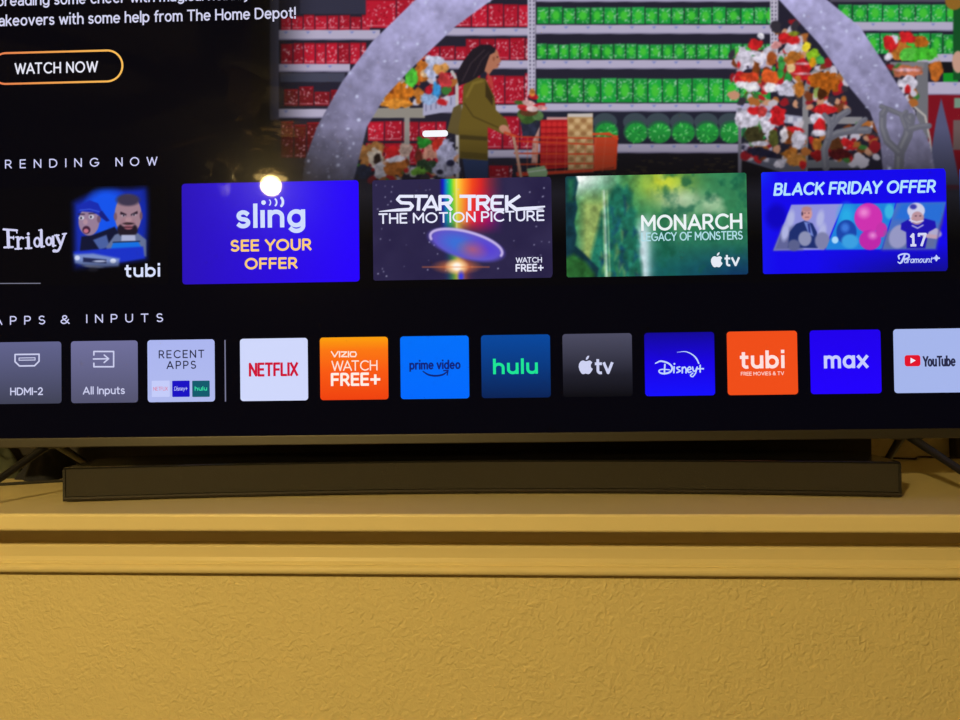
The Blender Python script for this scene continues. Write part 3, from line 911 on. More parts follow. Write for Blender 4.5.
    p.poly([(302, 186), (305, 160), (317, 127), (342, 82), (372, 42), (415, 0), (470, -40), (540, -66), (620, -76), (700, -68), (780, -38), (827, 0), (860, 27), (885, 65), (912, 108), (930, 145), (938, 186), (884, 186), (880, 140), (870, 112), (850, 88), (820, 45), (779, 0), (730, -30), (625, -48), (550, -32), (492, 0), (455, 27), (410, 70), (385, 97), (367, 127), (355, 175), (352, 186)], (156, 152, 192), soft=1.2)
    p.end()
    k = [i for i in p.names if p.names[i] and p.names[i][0] == 'light_arch'][0]
    am = p.lab == k
    sh = (0.82 + 0.36 * n) * np.clip(1.08 - (p.Y - 40) / 420.0 - np.where(p.X < 345, (345 - p.X) / 170.0, 0), .5, 1.2)
    p.img[am] = np.clip(p.img[am] * sh[am][:, None], 0, 255)
    r = random.Random(9)
    cells = np.argwhere(am)
    for j in range(420):
        a_, b_ = cells[r.randrange(len(cells))]
        x, y = p.X[a_, b_], p.Y[a_, b_]
        if y < -75 or y > 182: continue
        if j < 330: p.line([(x, y), (x + r.uniform(-2.5, 2.5), y + r.uniform(-2, 2))], .7, (200, 198, 230), a=r.uniform(.2, .55))
        else: p.el(x, y, r.uniform(.8, 2.0), r.uniform(.8, 1.8), (216, 220, 255), a=r.uniform(.35, .9), soft=1.6)
    # cloth and fur tone of the toys
    tm = np.isin(p.lab, [i for i in p.names if p.names[i] and p.names[i][0] in ('plush_toy', 'potted_poinsettia')])
    p.img[tm] = np.clip(p.img[tm] * (0.68 + .6 * tone[tm])[:, None], 0, 255)
    # antlers in front
    p.begin(('antlers', 'grey antlers of a reindeer figure'))
    zd = ZP(820, 80, 6.857)
    AC = (108, 108, 122)
    for pts, wd in (([(40, 600), (30, 480), (60, 400), (120, 365), (220, 345), (330, 345)], 7.5), ([(60, 400), (70, 330), (130, 250), (190, 215)], 6.5), ([(70, 330), (60, 270), (30, 240)], 5), ([(230, 345), (280, 290), (310, 270)], 5), ([(90, 280), (100, 245)], 4), ([(540, 610), (545, 500), (600, 380), (620, 260)], 10), ([(545, 500), (460, 420), (430, 330), (430, 230)], 7.5), ([(620, 300), (560, 240), (480, 205), (420, 183)], 5), ([(610, 340), (680, 320), (745, 315)], 6), ([(590, 330), (560, 250), (590, 220)], 5), ([(430, 240), (450, 205)], 6)):
        p.line(zd(pts), wd, AC)
        p.line([(x - 1, y - 1) for x, y in zd(pts)], wd * .35, (134, 134, 144), a=.6, soft=1.4)
    p.end()
    # fade the picture out to black on the left and downwards
    f = np.clip((p.X - 244) / 76.0, 0, 1)
    f = f * f * (3 - 2 * f)
    g = np.clip(1 - (p.Y - 128) / 130.0, 0, 1) ** 1.25
    wash = np.clip((p.Y - 175) / 20, 0, 1)[..., None]
    p.img = p.img * (1 - wash) + np.array((74, 72, 92)) * wash
    for ax in (0, 1):
        p.img = .25 * np.roll(p.img, 1, ax) + .5 * p.img + .25 * np.roll(p.img, -1, ax)
    p.img = p.img * np.minimum(g, 1)[..., None] * (f * .97 + .03)[..., None] * 0.93
    p.img = np.maximum(p.img, (4, 4, 9))
    o = p.build('banner_picture', tv, Y_BAN)
    o['label'] = 'picture of a shopper with a cart in a store aisle'
    return o
ban = banner()
ind = flat('page_marker', [rrect(*sorted((S(422.5, 133)[0], S(448, 133)[0])), S(435, 137)[1], S(435, 130.6)[1], 0.0040)], ui((246, 248, 255)), ban, Y_LET)
ind['label'] = 'short white page marker'

#-- headings and the banner's text ------------------------------------------
WHT = (214, 216, 246)
for s, a in (('spreading some cheer with magical holiday', (-9, 250.5, -8.6, 6.0)), ('makeovers with some help from The Home Depot!', (-11.5, 296, 10.6, 25.6))):
    txt(s, *a, (208, 208, 236), tv, bold=0.014, name='caption_lettering')
txt('TRENDING', -9.5, 99.6, 159.1, 168.0, (205, 206, 246), tv, bold=0.010, space=2.1, name='heading_lettering')
txt('NOW', 115.8, 157.8, 157.2, 166.2, (205, 206, 246), tv, bold=0.010, space=2.1, name='heading_lettering')
txt('APPS', -6, 45.6, 316.0, 324.8, (205, 206, 246), tv, bold=0.010, space=2.0, name='heading_lettering')
txt('&', 61, 70, 315.2, 324.0, (205, 206, 246), tv, bold=0.010, name='heading_lettering')
txt('INPUTS', 86.6, 163.4, 313.9, 322.6, (205, 206, 246), tv, bold=0.010, space=2.0, name='heading_lettering')

btn_u0, btn_u1 = S(-10, 66)[0], S(123.6, 66)[0]
bw0, bw1 = S(57, 83.8)[1], S(57, 51.0)[1]
outer = rrect(btn_u0, btn_u1, bw0, bw1, (bw1 - bw0) / 2 - 1e-5, 14)
t_ = 2.0 * PXM
inner = rrect(btn_u0 + t_, btn_u1 - t_, bw0 + t_, bw1 - t_, (bw1 - bw0) / 2 - t_ - 1e-5, 14)
btn = flat('button', [[outer[i], outer[(i + 1) % len(outer)], inner[(i + 1) % len(outer)], inner[i]] for i in range(len(outer))], ui_grad([(0.0, (230, 120, 80)), (0.35, (236, 150, 80)), (1.0, (250, 190, 90))], 0), tv, Y_TILE)
btn['label'] = 'orange pill outline button'
txt('WATCH NOW', 15, 98.4, 62.2, 73.6, (226, 226, 240), btn, bold=0.014, space=1.1)

#-- the row of shows -----------------------------------------------------------
SWD, SHT, SPI, SX, SZ = 0.23883, 0.13546, 0.2565, -0.45394, 0.420395
def show_rect(i):
    u = SX + i * SPI
    return u, u + SWD, SZ - SHT, SZ
def show_picture(i, fn, label, step=0.0008):
    a, b, c, d = show_rect(i)
    b = min(b, UC + SW / 2 - 0.001)
    p = Painter(a, b, c, d, step)
    fn(p)
    for ax in (0, 1):
        q_ = np.pad(p.img, ((1, 1), (1, 1), (0, 0)), 'edge')
        p.img = .25 * (q_[2:, 1:-1] if ax == 0 else q_[1:-1, 2:]) + .5 * p.img + .25 * (q_[:-2, 1:-1] if ax == 0 else q_[1:-1, :-2])
    r = 0.0045
    U, W = np.meshgrid(p.u, p.w)
    dx = np.maximum(np.maximum(a + r - U, U - (b - r)), 0)
    dy = np.maximum(np.maximum(c + r - W, W - (d - r)), 0)
    o = p.build('show_tile', tv, Y_TILE, np.hypot(dx, dy) <= r)
    o['label'] = label
    return o

def paint_friday(p):
    p.img[:] = (5, 5, 12)
    q = lambda x, y: (x / 6, 180 + y / 6)
    def E(x, y, rx, ry, c, rot=0, soft=.7, a=1): p.el(*q(x, y), rx / 6, ry / 6, c, rot, soft, a)
    def G(pts, c, soft=.7, a=1): p.poly([q(*t) for t in pts], c, soft, a)
    G([(440, 140), (560, 80), (700, 50), (870, 50), (885, 470), (450, 540)], (22, 44, 170), 9)
    E(640, 200, 130, 150, (20, 84, 236), 0, 9, .9)
    E(860, 200, 60, 180, (16, 40, 170), 0, 8, .6)
    # man at the left, in a turned-back cap
    G([(490, 340), (560, 330), (690, 280), (720, 330), (650, 420), (480, 430)], (18, 22, 52), 1.4)
    G([(560, 360), (640, 330), (660, 400), (600, 420)], (74, 96, 160), 1.5)
    E(535, 250, 62, 84, (150, 124, 150)); E(595, 235, 12, 22, (112, 84, 110))
    E(490, 228, 16, 11, (214, 214, 230)); E(488, 229, 6, 7, (24, 20, 40)); E(550, 222, 15, 12, (214, 214, 230)); E(547, 222, 6, 7, (24, 20, 40))
    E(514, 252, 14, 16, (176, 140, 156), soft=1.2); E(520, 300, 24, 24, (66, 36, 60)); E(518, 306, 15, 13, (190, 110, 130))
    p.line([q(470, 205), q(508, 206)], 1, (40, 30, 60)); p.line([q(535, 202), q(575, 200)], 1, (40, 30, 60))
    G([(470, 190), (490, 145), (540, 122), (590, 140), (612, 185), (600, 215), (560, 195), (500, 190)], (24, 44, 176))
    G([(596, 190), (615, 185), (660, 245), (640, 250), (600, 220)], (20, 32, 130))
    p.line([q(480, 182), q(540, 176), (q(598, 192))], 1, (60, 90, 220))
    # man at the right, short hair and beard
    G([(640, 400), (690, 330), (740, 310), (830, 320), (880, 360), (880, 460), (640, 440)], (100, 112, 150), 1.4)
    E(770, 210, 80, 122, (158, 126, 140)); E(770, 120, 70, 36, (62, 54, 78), soft=2.5)
    E(694, 220, 10, 24, (120, 88, 104)); E(848, 215, 9, 24, (110, 80, 98))
    E(766, 300, 62, 46, (34, 26, 40), soft=1.5); E(768, 255, 46, 30, (158, 120, 134), soft=1.4)
    G([(725, 190), (760, 205), (758, 216), (722, 206)], (44, 30, 46)); G([(786, 206), (826, 186), (828, 202), (788, 216)], (44, 30, 46))
    E(742, 214, 11, 6, (190, 180, 200)); E(806, 210, 11, 6, (190, 180, 200)); E(743, 214, 5, 5, (24, 16, 26)); E(805, 210, 5, 5, (24, 16, 26))
    E(773, 238, 20, 15, (174, 136, 146), soft=1.3); E(772, 262, 34, 7, (50, 34, 44)); E(772, 285, 26, 13, (150, 90, 104)); p.line([q(748, 284), q(796, 284)], 1, (60, 30, 44))
    G([(680, 378), (830, 370), (860, 420), (660, 430)], (20, 110, 226), 1.3); G([(730, 330), (812, 330), (815, 366), (730, 366)], (170, 176, 210), 1.2)
    p.line([q(680, 374), q(840, 368)], 1, (16, 30, 60))
    # car front
    G([(440, 430), (600, 415), (860, 400), (870, 470), (700, 500), (450, 470)], (26, 50, 200), 2)
    G([(440, 445), (560, 440), (720, 470), (716, 520), (560, 530), (450, 500)], (120, 140, 200), 2, .8)
    G([(500, 465), (640, 478), (640, 500), (500, 492)], (34, 40, 80), 1.4)
    E(465, 468, 16, 14, (206, 216, 246)); E(680, 486, 18, 14, (214, 224, 250)); E(600, 488, 40, 6, (190, 200, 236)); E(560, 520, 60, 7, (150, 160, 200), 4)
    E(560, 540, 30, 14, (70, 70, 90), soft=1.5)
    # vignette of the artwork itself
    fade = np.clip((p.X - 66) / 10, 0, 1) * np.clip((152 - p.X) / 7, 0, 1) * np.clip((p.Y - 182) / 9, 0, 1) * np.clip((274 - p.Y) / 14, 0, 1)
    p.img = p.img * fade[..., None] + np.array((4, 4, 10)) * (1 - fade[..., None])
fr = show_picture(-1, paint_friday, 'dark show tile with two men and a blue car')
zf = Z(0, 180, 6)
FR = (206, 206, 240)
strokes([([(50, 302), (54, 402)], 3.4), ([(24, 297), (104, 303)], 2.2), ([(102, 300), (104, 318)], 1.4), ([(56, 345), (84, 347)], 2), ([(84, 338), (84, 356)], 1.2), ([(28, 405), (80, 403)], 2),
         ([(110, 345), (112, 412)], 2.8), ([(98, 344), (114, 344)], 1.6), ([(94, 414), (132, 412)], 1.8), ([(114, 362), (128, 346), (142, 350)], 2.2, 1),
         ([(172, 346), (174, 408)], 3), ([(158, 346), (174, 346)], 1.6), ([(156, 410), (192, 409)], 1.8), (ring(172, 324, 4, 5, 8), 1.6),
         (ring(226, 374, 17, 26, 18), 2.2), ([(250, 302), (252, 400)], 2.8), ([(236, 302), (252, 302)], 1.5), ([(250, 401), (268, 399)], 1.8),
         (ring(296, 368, 15, 22, 18), 2.2), ([(320, 342), (322, 396)], 2.8), ([(320, 396), (336, 394)], 1.6),
         ([(342, 334), (366, 386)], 2.8), ([(330, 333), (356, 332)], 1.6), ([(392, 324), (356, 418), (326, 426)], [2.2, 2.4, 3.2], 1), ([(378, 325), (400, 322)], 1.6)],
        zf, FR, fr)
txt('tubi', 124.8, 160.4, 263.2, 277.2, (214, 222, 252), fr, bold=0.03)
strokes([([(-20, 283.6), (41, 283.4)], 0.9)], lambda P: [S(x, y) for x, y in P], (120, 120, 140), fr, round_=False)

def flat_show(i, material, label):
    a, b, c, d = show_rect(i)
    o = flat('show_tile', [rrect(a, b, c, d, 0.0045)], material, tv, Y_TILE)
    o['label'] = label
    return o
sl = flat_show(0, ui_grad([(0, (42, 16, 186)), (.55, (42, 6, 224)), (1, (38, 0, 255))], 0), 'plain deep blue show tile with white and gold lettering')
txt('sljng', 236.7, 305.4, 203.0, 233.6, (206, 220, 255), sl, bold=0.03)
z6 = Z(170, 160, 4.8)
strokes([(ring(450, 205, 5, 5, 10), 2.6), (ring(472, 205, 12, 15, 8, -55, 55), 1.1), (ring(498, 204, 15, 19, 8, -55, 55), 1.7), (ring(526, 202, 17, 23, 8, -55, 55), 2.6)], z6, (214, 224, 255), sl, 'logo')
txt('SEE YOUR', 231, 311.7, 239.2, 251.2, (255, 206, 116), sl, bold=0.034)
txt('OFFER', 245, 297.7, 257.6, 269.2, (255, 206, 116), sl, bold=0.034)

def paint_rainbow(p):
    X, Y = (p.X - 360) * 4.8, (p.Y - 160) * 4.8
    base = np.zeros(X.shape + (3,))
    base[:] = (44, 38, 74)
    base += (p.noise(30, 4)[..., None] - .5) * 18
    t = np.array([380, 396, 412, 432, 452, 470, 500, 540, 580, 620, 660, 700])
    cs = np.array([(44, 38, 74), (20, 20, 190), (10, 130, 200), (40, 210, 90), (200, 220, 40), (250, 210, 60), (255, 140, 40), (240, 70, 30), (214, 40, 40), (130, 40, 60), (70, 40, 70), (44, 38, 74)], float)
    cl = np.array([(44, 38, 74), (36, 40, 130), (20, 110, 170), (40, 170, 110), (120, 190, 60), (220, 200, 60), (240, 130, 60), (230, 40, 60), (200, 20, 80), (150, 20, 100), (80, 36, 100), (44, 38, 74)], float)
    XX = X - np.clip((Y - 90) / 500, 0, 1) * 0
    a = np.stack([np.interp(XX, t, cs[:, k]) for k in range(3)], -1)
    b = np.stack([np.interp(XX, t, cl[:, k]) for k in range(3)], -1)
    v = np.clip((Y - 120) / 160, 0, 1)[..., None]
    rb = a * (1 - v) + b * v
    k = np.clip(1 - (Y - 290) / 70, 0, 1) * np.clip((705 - X) / 40, 0, 1)
    k = np.maximum(k, np.exp(-((X - 470) / 42) ** 2) * 0.8)
    p.img = base * (1 - k[..., None]) + rb * k[..., None]
    q = lambda x, y: (360 + x / 4.8, 160 + y / 4.8)
    p.line([q(462, 90), q(464, 330)], 1.2, (255, 240, 170), soft=1.5, a=.7)
    r = random.Random(4)
    for j in range(70):
        x, y = r.uniform(70, 920), r.uniform(100, 570)
        p.el(*q(x, y), r.uniform(.35, .8), r.uniform(.35, .8), (190, 190, 220), a=r.uniform(.4, .9))
    # plain glowing oval and a flare under it
    p.el(*q(510, 408), 38, 14, (96, 84, 200), 15, 3, .95)
    p.el(*q(470, 400), 16, 9, (60, 110, 214), 15, 8, .8)
    p.el(*q(600, 425), 14, 7, (84, 60, 214), 15, 8, .7)
    p.el(*q(540, 430), 12, 7, (176, 90, 120), 10, 7, .6)
    o = [q(510 + 178 * math.cos(a) * math.cos(.26) - 60 * math.sin(a) * math.sin(.26), 405 + 178 * math.cos(a) * math.sin(.26) + 60 * math.sin(a) * math.cos(.26)) for a in np.linspace(math.pi * .9, math.pi * 2.05, 26)]
    p.line(o, 2.6, (196, 180, 232), soft=1.4)
    p.el(*q(465, 512), 16, 5, (230, 120, 60), 0, 7, .9); p.el(*q(465, 512), 9, 6, (255, 220, 170), 0, 5); p.el(*q(465, 512), 4, 3.5, (255, 250, 240), 0, 2.5)
    p.line([q(300, 514), q(620, 514)], .8, (226, 120, 70), soft=1.2, a=.8)
    p.el(*q(485, 560), 3, 5, (60, 60, 220), 0, 3, .9)
st = show_picture(1, paint_rainbow, 'dark show tile with a rainbow beam and a glowing oval')
z7 = Z(360, 160, 4.8)
WW = (232, 234, 255)
strokes([([(258, 175), (192, 175), (180, 190), (198, 206), (240, 208), (252, 222), (240, 238), (180, 241), (92, 248)], [2.6, 2.6, 2.6, 2.8, 2.8, 2.8, 3.0, 2.6, .6]),
         ([(262, 175), (326, 175)], 2.8), ([(284, 175), (280, 244)], 3), ([(304, 244), (344, 176), (372, 244)], 2.9), ([(318, 226), (366, 226)], 2.2),
         ([(384, 244), (384, 176), (428, 176), (440, 190), (430, 207), (388, 210)], 2.8), ([(412, 210), (440, 243)], 3),
         ([(478, 175), (556, 175)], 2.8), ([(526, 175), (526, 244)], 3), ([(564, 244), (564, 176), (606, 176), (618, 190), (608, 207), (568, 210)], 2.8), ([(592, 210), (620, 243)], 3),
         ([(690, 176), (642, 176), (634, 190), (634, 230), (642, 240), (692, 240)], 2.8), ([(636, 208), (680, 208)], 2.6),
         ([(704, 170), (704, 244)], 3), ([(768, 172), (712, 210)], 2.8), ([(712, 210), (750, 238), (800, 232), (888, 224)], [3, 3.4, 2.4, 1.4]), ([(764, 238), (880, 236)], [2.2, .8])],
        z7, WW, st, round_=False, gain=1.15)
txt('THE MOTION PICTURE', 378.6, 544.4, 211.9, 222.6, WW, st, bold=0.02)
txt('WATCH', 515.8, 541.9, 257.3, 262.9, WW, st, bold=0.02)
txt('FREE+', 515.6, 543.6, 264.0, 271.6, WW, st, bold=0.03)

def paint_jungle(p):
    X, Y = (p.X - 555) * 4.8, (p.Y - 160) * 4.8
    n, n2, n3 = p.noise(34, 8, 4), p.noise(14, 12, 4), p.noise(6, 16, 3)
    def mixc(img, c, a): return img * (1 - a[..., None]) + np.array(c, float) * a[..., None]
    img = np.zeros(X.shape + (3,))
    img[:] = (52, 128, 84)
    img = mixc(img, (22, 92, 92), np.clip((Y - 300) / 220, 0, 1))
    img = mixc(img, (14, 50, 96), np.clip((Y - 400) / 170, 0, 1) * np.clip((X - 560) / 300, 0, 1))
    img = mixc(img, (196, 208, 56), np.exp(-((X - 520) / 130) ** 2 - ((Y - 110) / 90) ** 2))
    img = mixc(img, (206, 214, 190), np.exp(-((X - 600) / 110) ** 2 - ((Y - 190) / 50) ** 2) * .7)
    img = mixc(img, (170, 200, 160), np.clip((n - .52) * 5, 0, 1) * np.clip((X - 420) / 100, 0, 1) * np.clip((420 - Y) / 200, 0, 1) * .8)
    img = mixc(img, (20, 88, 66), np.clip((.48 - n2) * 5, 0, 1) * np.clip((X - 430) / 100, 0, 1) * .7)
    img = mixc(img, (236, 240, 238), np.clip((330 - X) / 200, 0, 1) * np.clip((210 - Y) / 120, 0, 1))
    img = mixc(img, (140, 164, 92), np.clip((X - 90) / 60, 0, 1) * np.clip((300 - X) / 60, 0, 1) * np.clip((Y - 130) / 90, 0, 1))
    img = mixc(img, (196, 220, 226), np.exp(-((X - 425) / 36) ** 2) * np.clip((Y - 250) / 100, 0, 1))
    p.img = img
    q = lambda x, y: (555 + x / 4.8, 160 + y / 4.8)
    G = lambda pts, c, soft=.8, a=1: p.poly([q(*t) for t in pts], c, soft, a)
    # a plain overgrown ridge with falls of water, standing in the mist
    G([(150, 570), (176, 440), (205, 330), (222, 250), (250, 205), (268, 150), (300, 118), (330, 136), (345, 120), (372, 160), (366, 215), (392, 250), (384, 320), (402, 372), (396, 430), (416, 500), (420, 570)], (30, 104, 84), 5)
    for k in range(70):
        r_ = random.Random(k); x = r_.uniform(200, 400); y_ = r_.uniform(160, 560)
        if abs(x - 310) > 30 + (y_ - 130) * .28: continue
        G([(x, y_), (x + r_.uniform(8, 26), y_ + r_.uniform(10, 30)), (x + r_.uniform(-10, 10), y_ + r_.uniform(30, 70))], r_.choice(((20, 70, 96), (64, 128, 64), (22, 84, 72), (40, 126, 110), (18, 56, 90), (110, 150, 90))), 3.5, .7)
    for x, wd, c in ((240, 2.2, (206, 226, 206)), (255, 1.2, (170, 206, 160)), (232, 1, (160, 196, 140))):
        p.line([q(x - 6, 150), q(x, 300), q(x + 8, 560)], wd, c, soft=2, a=.75)
    # dark cliff at the left edge
    G([(40, 70), (100, 72), (112, 110), (98, 180), (108, 230), (92, 300), (104, 360), (96, 410), (140, 450), (210, 520), (200, 570), (40, 570)], (18, 52, 64), 2.2)
    G([(45, 470), (90, 450), (150, 490), (190, 545), (190, 570), (45, 570)], (38, 92, 44), 4, .9)
    G([(60, 90), (95, 90), (85, 200), (60, 200)], (30, 96, 66), 5, .8)
    t = (n3 - .5)[..., None] * np.clip((450 - X) / 60, .35, 1)[..., None]
    p.img = np.clip(p.img * (1 + t * .6), 0, 255)
mo = show_picture(2, paint_jungle, 'green misty jungle show tile with white lettering')
txt('MONARCH', 641.0, 742.0, 214.2, 230.2, (236, 244, 246), mo, bold=0.022)
txt('LEGACY OF MONSTERS', 641.2, 742.6, 231.8, 240.6, (176, 222, 232), mo, bold=0.014)
apple(710.5, 722.8, 252.4, 267.4, (230, 236, 246), mo)
txt('tv', 724.2, 739.6, 254.8, 266.4, (230, 236, 246), mo, bold=0.026)

def paint_offer(p):
    X, Y = (p.X - 750) * 4.571, (p.Y - 160) * 4.571
    p.img[:] = (20, 8, 236)
    g = np.clip((Y - 380) / 150, 0, 1)[..., None] * np.clip((X - 300) / 400, 0, 1)[..., None]
    p.img = p.img * (1 - g) + np.array((16, 14, 130.)) * g
    g = (np.clip((130 - X) / 110, 0, 1) * np.clip((180 - Y) / 140, 0.25, 1))[..., None]
    p.img = p.img * (1 - g) + np.array((20, 70, 255.)) * g
    q = lambda x, y: (750 + x / 4.571, 160 + y / 4.571)
    E = lambda x, y, rx, ry, c, rot=0, soft=.7, a=1: p.el(*q(x, y), rx / 4.571, ry / 4.571, c, rot, soft, a)
    G = lambda pts, c, soft=.7, a=1: p.poly([q(*t) for t in pts], c, soft, a)
    E(120, 260, 50, 60, (14, 4, 190), 0, 5, .8)
    G([(188, 205), (424, 201), (338, 411), (106, 414)], (144, 146, 220))
    G([(150, 300), (250, 300), (240, 412), (108, 412)], (96, 100, 150), 4)
    for x, y in ((160, 330), (185, 270), (320, 270), (330, 330)): E(x, y, 18, 42, (176, 180, 226), 10, 2, .8)
    # man in a dark suit
    G([(172, 400), (180, 330), (210, 292), (248, 278), (285, 290), (305, 330), (310, 404)], (30, 46, 110))
    G([(245, 282), (272, 288), (290, 350), (268, 340)], (110, 130, 206)); G([(262, 290), (272, 292), (276, 334), (268, 330)], (40, 50, 130))
    E(258, 246, 25, 32, (206, 150, 150)); E(258, 225, 22, 12, (176, 130, 138), soft=1.4); E(238, 246, 4, 9, (60, 50, 80), soft=1)
    E(250, 243, 3, 2, (60, 40, 60)); E(268, 243, 3, 2, (60, 40, 60)); p.line([q(252, 262), q(268, 262)], .7, (130, 70, 80))
    E(250, 360, 30, 34, (140, 144, 180), soft=1.6); E(330, 370, 34, 40, (126, 128, 170), soft=2); E(200, 390, 28, 26, (90, 96, 140), soft=2)
    # middle panel: plain balloons, pink and blue
    G([(428, 201), (664, 197), (600, 409), (345, 411)], (30, 130, 220))
    E(440, 260, 40, 60, (40, 170, 230), 0, 6, .7); E(636, 236, 22, 34, (60, 180, 226), 0, 2)
    E(440, 330, 46, 56, (26, 70, 170)); E(434, 310, 20, 22, (60, 120, 220), 0, 3, .8)
    E(540, 265, 64, 68, (206, 50, 176)); E(520, 240, 26, 24, (236, 130, 210), 0, 5, .8)
    E(548, 366, 50, 46, (190, 40, 170)); E(560, 345, 18, 16, (236, 150, 220), 0, 4, .7)
    E(600, 320, 26, 34, (196, 50, 170)); E(456, 372, 40, 34, (60, 160, 226), 0, 2, .8); E(388, 366, 15, 16, (170, 216, 250))
    # right panel: football player
    G([(668, 197), (894, 193), (846, 406), (604, 409)], (70, 110, 196))
    G([(690, 200), (890, 195), (870, 290), (660, 270)], (40, 110, 214), 5)
    G([(620, 330), (860, 320), (846, 406), (606, 408)], (96, 108, 160), 6)
    E(680, 350, 44, 56, (150, 152, 196), 25, 2); E(836, 330, 40, 22, (176, 170, 206), 20, 1.2)
    G([(690, 290), (730, 268), (800, 268), (845, 280), (850, 310), (815, 330), (800, 404), (715, 404), (712, 330), (688, 318)], (30, 20, 176))
    E(762, 262, 32, 34, (178, 140, 156)); E(758, 232, 40, 36, (206, 206, 232)); E(745, 214, 16, 12, (60, 60, 170), 0, 1.4)
    E(764, 258, 25, 22, (186, 146, 156)); E(757, 256, 4, 2.4, (50, 40, 60)); E(777, 256, 4, 2.4, (50, 40, 60))
    p.line([q(728, 275), q(760, 285), q(790, 278)], 1.4, (220, 220, 240)); p.line([q(730, 258), q(738, 284)], 1.2, (220, 220, 240))
    p.line([q(740, 300), q(765, 312), q(790, 298)], 1, (220, 220, 240))
    p.line([q(795, 345), q(850, 352)], 4, (190, 160, 180), soft=1)
    G([(862, 300), (884, 240), (892, 205), (880, 290), (850, 390)], (70, 60, 150), 2, .7)
of = show_picture(3, paint_offer, 'blue show tile with an offer and three slanted panels')
txt('BLACK FRIDAY OFFER', 773, 935.6, 181.4, 194.4, (180, 226, 255), of, bold=0.03, shear=0.16)
txt('1', 909.8, 916.0, 233.2, 246.6, (214, 216, 244), of, bold=0.03, name='digit')
txt('7', 917.4, 926.5, 233.0, 246.4, (214, 216, 244), of, bold=0.03, name='digit')
zp = Z(750, 160, 4.571)
strokes([([(706, 434), (694, 462), (684, 472), (674, 466)], [1.6, 2, 1.6, .9], 1), ([(680, 452), (678, 438), (698, 430), (722, 432), (724, 446), (704, 454)], 1.5, 1)], zp, (196, 210, 255), of)
strokes([([(850, 438), (850, 460)], 1.5), ([(838, 449), (863, 449)], 1.5), ([(844, 443), (856, 455)], .8), ([(844, 455), (856, 443)], .8)], zp, (196, 210, 255), of, 'logo')
txt('@r@mount', 903.6, 932.5, 257.4, 263.0, (196, 210, 255), of, bold=0.012, shear=0.35)
a, b, c, d = show_rect(4)
nx = flat('show_tile', [rrect(a, UC + SW / 2 - 0.001, c, d, 0.0045)], ui_grad([(0, (16, 60, 120)), (1, (24, 90, 190))]), tv, Y_TILE)
nx['label'] = 'blue show tile cut off at the screen edge'

#-- the row of apps --------------------------------------------------------------
AW, AH, AP, AX, AZ, ASEP = 0.09106, 0.08322, 0.107416, -0.376694, 0.210883, 0.016717
def tile(i, material, label):
    u = AX + (i - 3) * AP if i > 2 else AX - AP - ASEP - 0.0013 - (2 - i) * 0.1043
    o = flat('app_tile', [rrect(u, u + AW, AZ - AH, AZ, 0.0042)], material, tv, Y_TILE)
    o['label'] = label
    return o
GL = (206, 208, 240)
h = tile(0, ui_grad([(0, (64, 66, 86)), (1, (98, 100, 142))]), 'grey app tile with a plug icon')
z0 = Z(0, 320, 4)
strokes([([(62, 138), (158, 137), (158, 165), (140, 183), (80, 184), (62, 167), (62, 138)], 1.5), ([(78, 152), (142, 151), (142, 160), (78, 161), (78, 152)], .9)], z0, GL, h, 'icon')
txt('HDMI-2', 10.6, 43.4, 387.4, 395.2, GL, h, bold=0.02)
h = tile(1, ui_grad([(0, (84, 84, 112)), (1, (112, 112, 156))]), 'grey app tile with an arrow icon')
strokes([([(377, 140), (377, 126), (456, 126), (456, 187), (377, 187), (377, 173)], 1.5), ([(375, 156), (436, 155)], 1.4), ([(418, 140), (436, 155), (418, 170)], 1.4)], z0, GL, h, 'icon')
txt('All Inputs', 83.2, 125.2, 386.2, 396.2, GL, h, bold=0.016)
h = tile(2, ui_grad([(0, (176, 186, 238)), (1, (172, 182, 240))]), 'pale blue app tile holding three tiny tiles')
txt('RECENT', 159, 204.6, 350, 358.2, (34, 36, 62), h, bold=0.014, space=1.25)
txt('APPS', 166.8, 196.4, 360.8, 369, (34, 36, 62), h, bold=0.014, space=1.25)
for (a, b, c, s, tc) in ((608, 680, (196, 204, 250), 'NETFLIX', (220, 110, 140)), (690, 760, (24, 16, 196), None, (190, 196, 255)), (770, 840, (18, 92, 110), 'hulu', (60, 230, 170))):
    q0, q1 = S(a / 4, 320 + 275 / 4), S(b / 4, 320 + 275 / 4)
    f = flat('mini_tile', [rrect(q0[0], q1[0], S(a / 4, 320 + 308 / 4)[1], S(a / 4, 320 + 243 / 4)[1], 0.0012)], ui(c), h, Y_LET)
    if s == 'hulu': txt(s, a / 4 + 2.6, b / 4 - 2.6, 386.2, 390.6, tc, h, bold=0.03, y=Y_LET - 0.0003)
    elif s: txt(s, a / 4 + 1.8, b / 4 - 1.8, 386.8, 390.6, tc, h, bold=0.0, y=Y_LET - 0.0003)
    else: txt('Disney+', a / 4 + 2, b / 4 - 2, 386.2, 391.6, tc, h, bold=0.0, shear=.2, y=Y_LET - 0.0003)
su, s0, s1 = S(225.4, 370)[0], S(225.4, 401.5)[1], S(225.4, 340)[1]
sp = flat('separator', [[(su - 0.0008, s0), (su + 0.0008, s0), (su + 0.0008, s1), (su - 0.0008, s1)]], ui((120, 120, 150)), tv, Y_TILE)

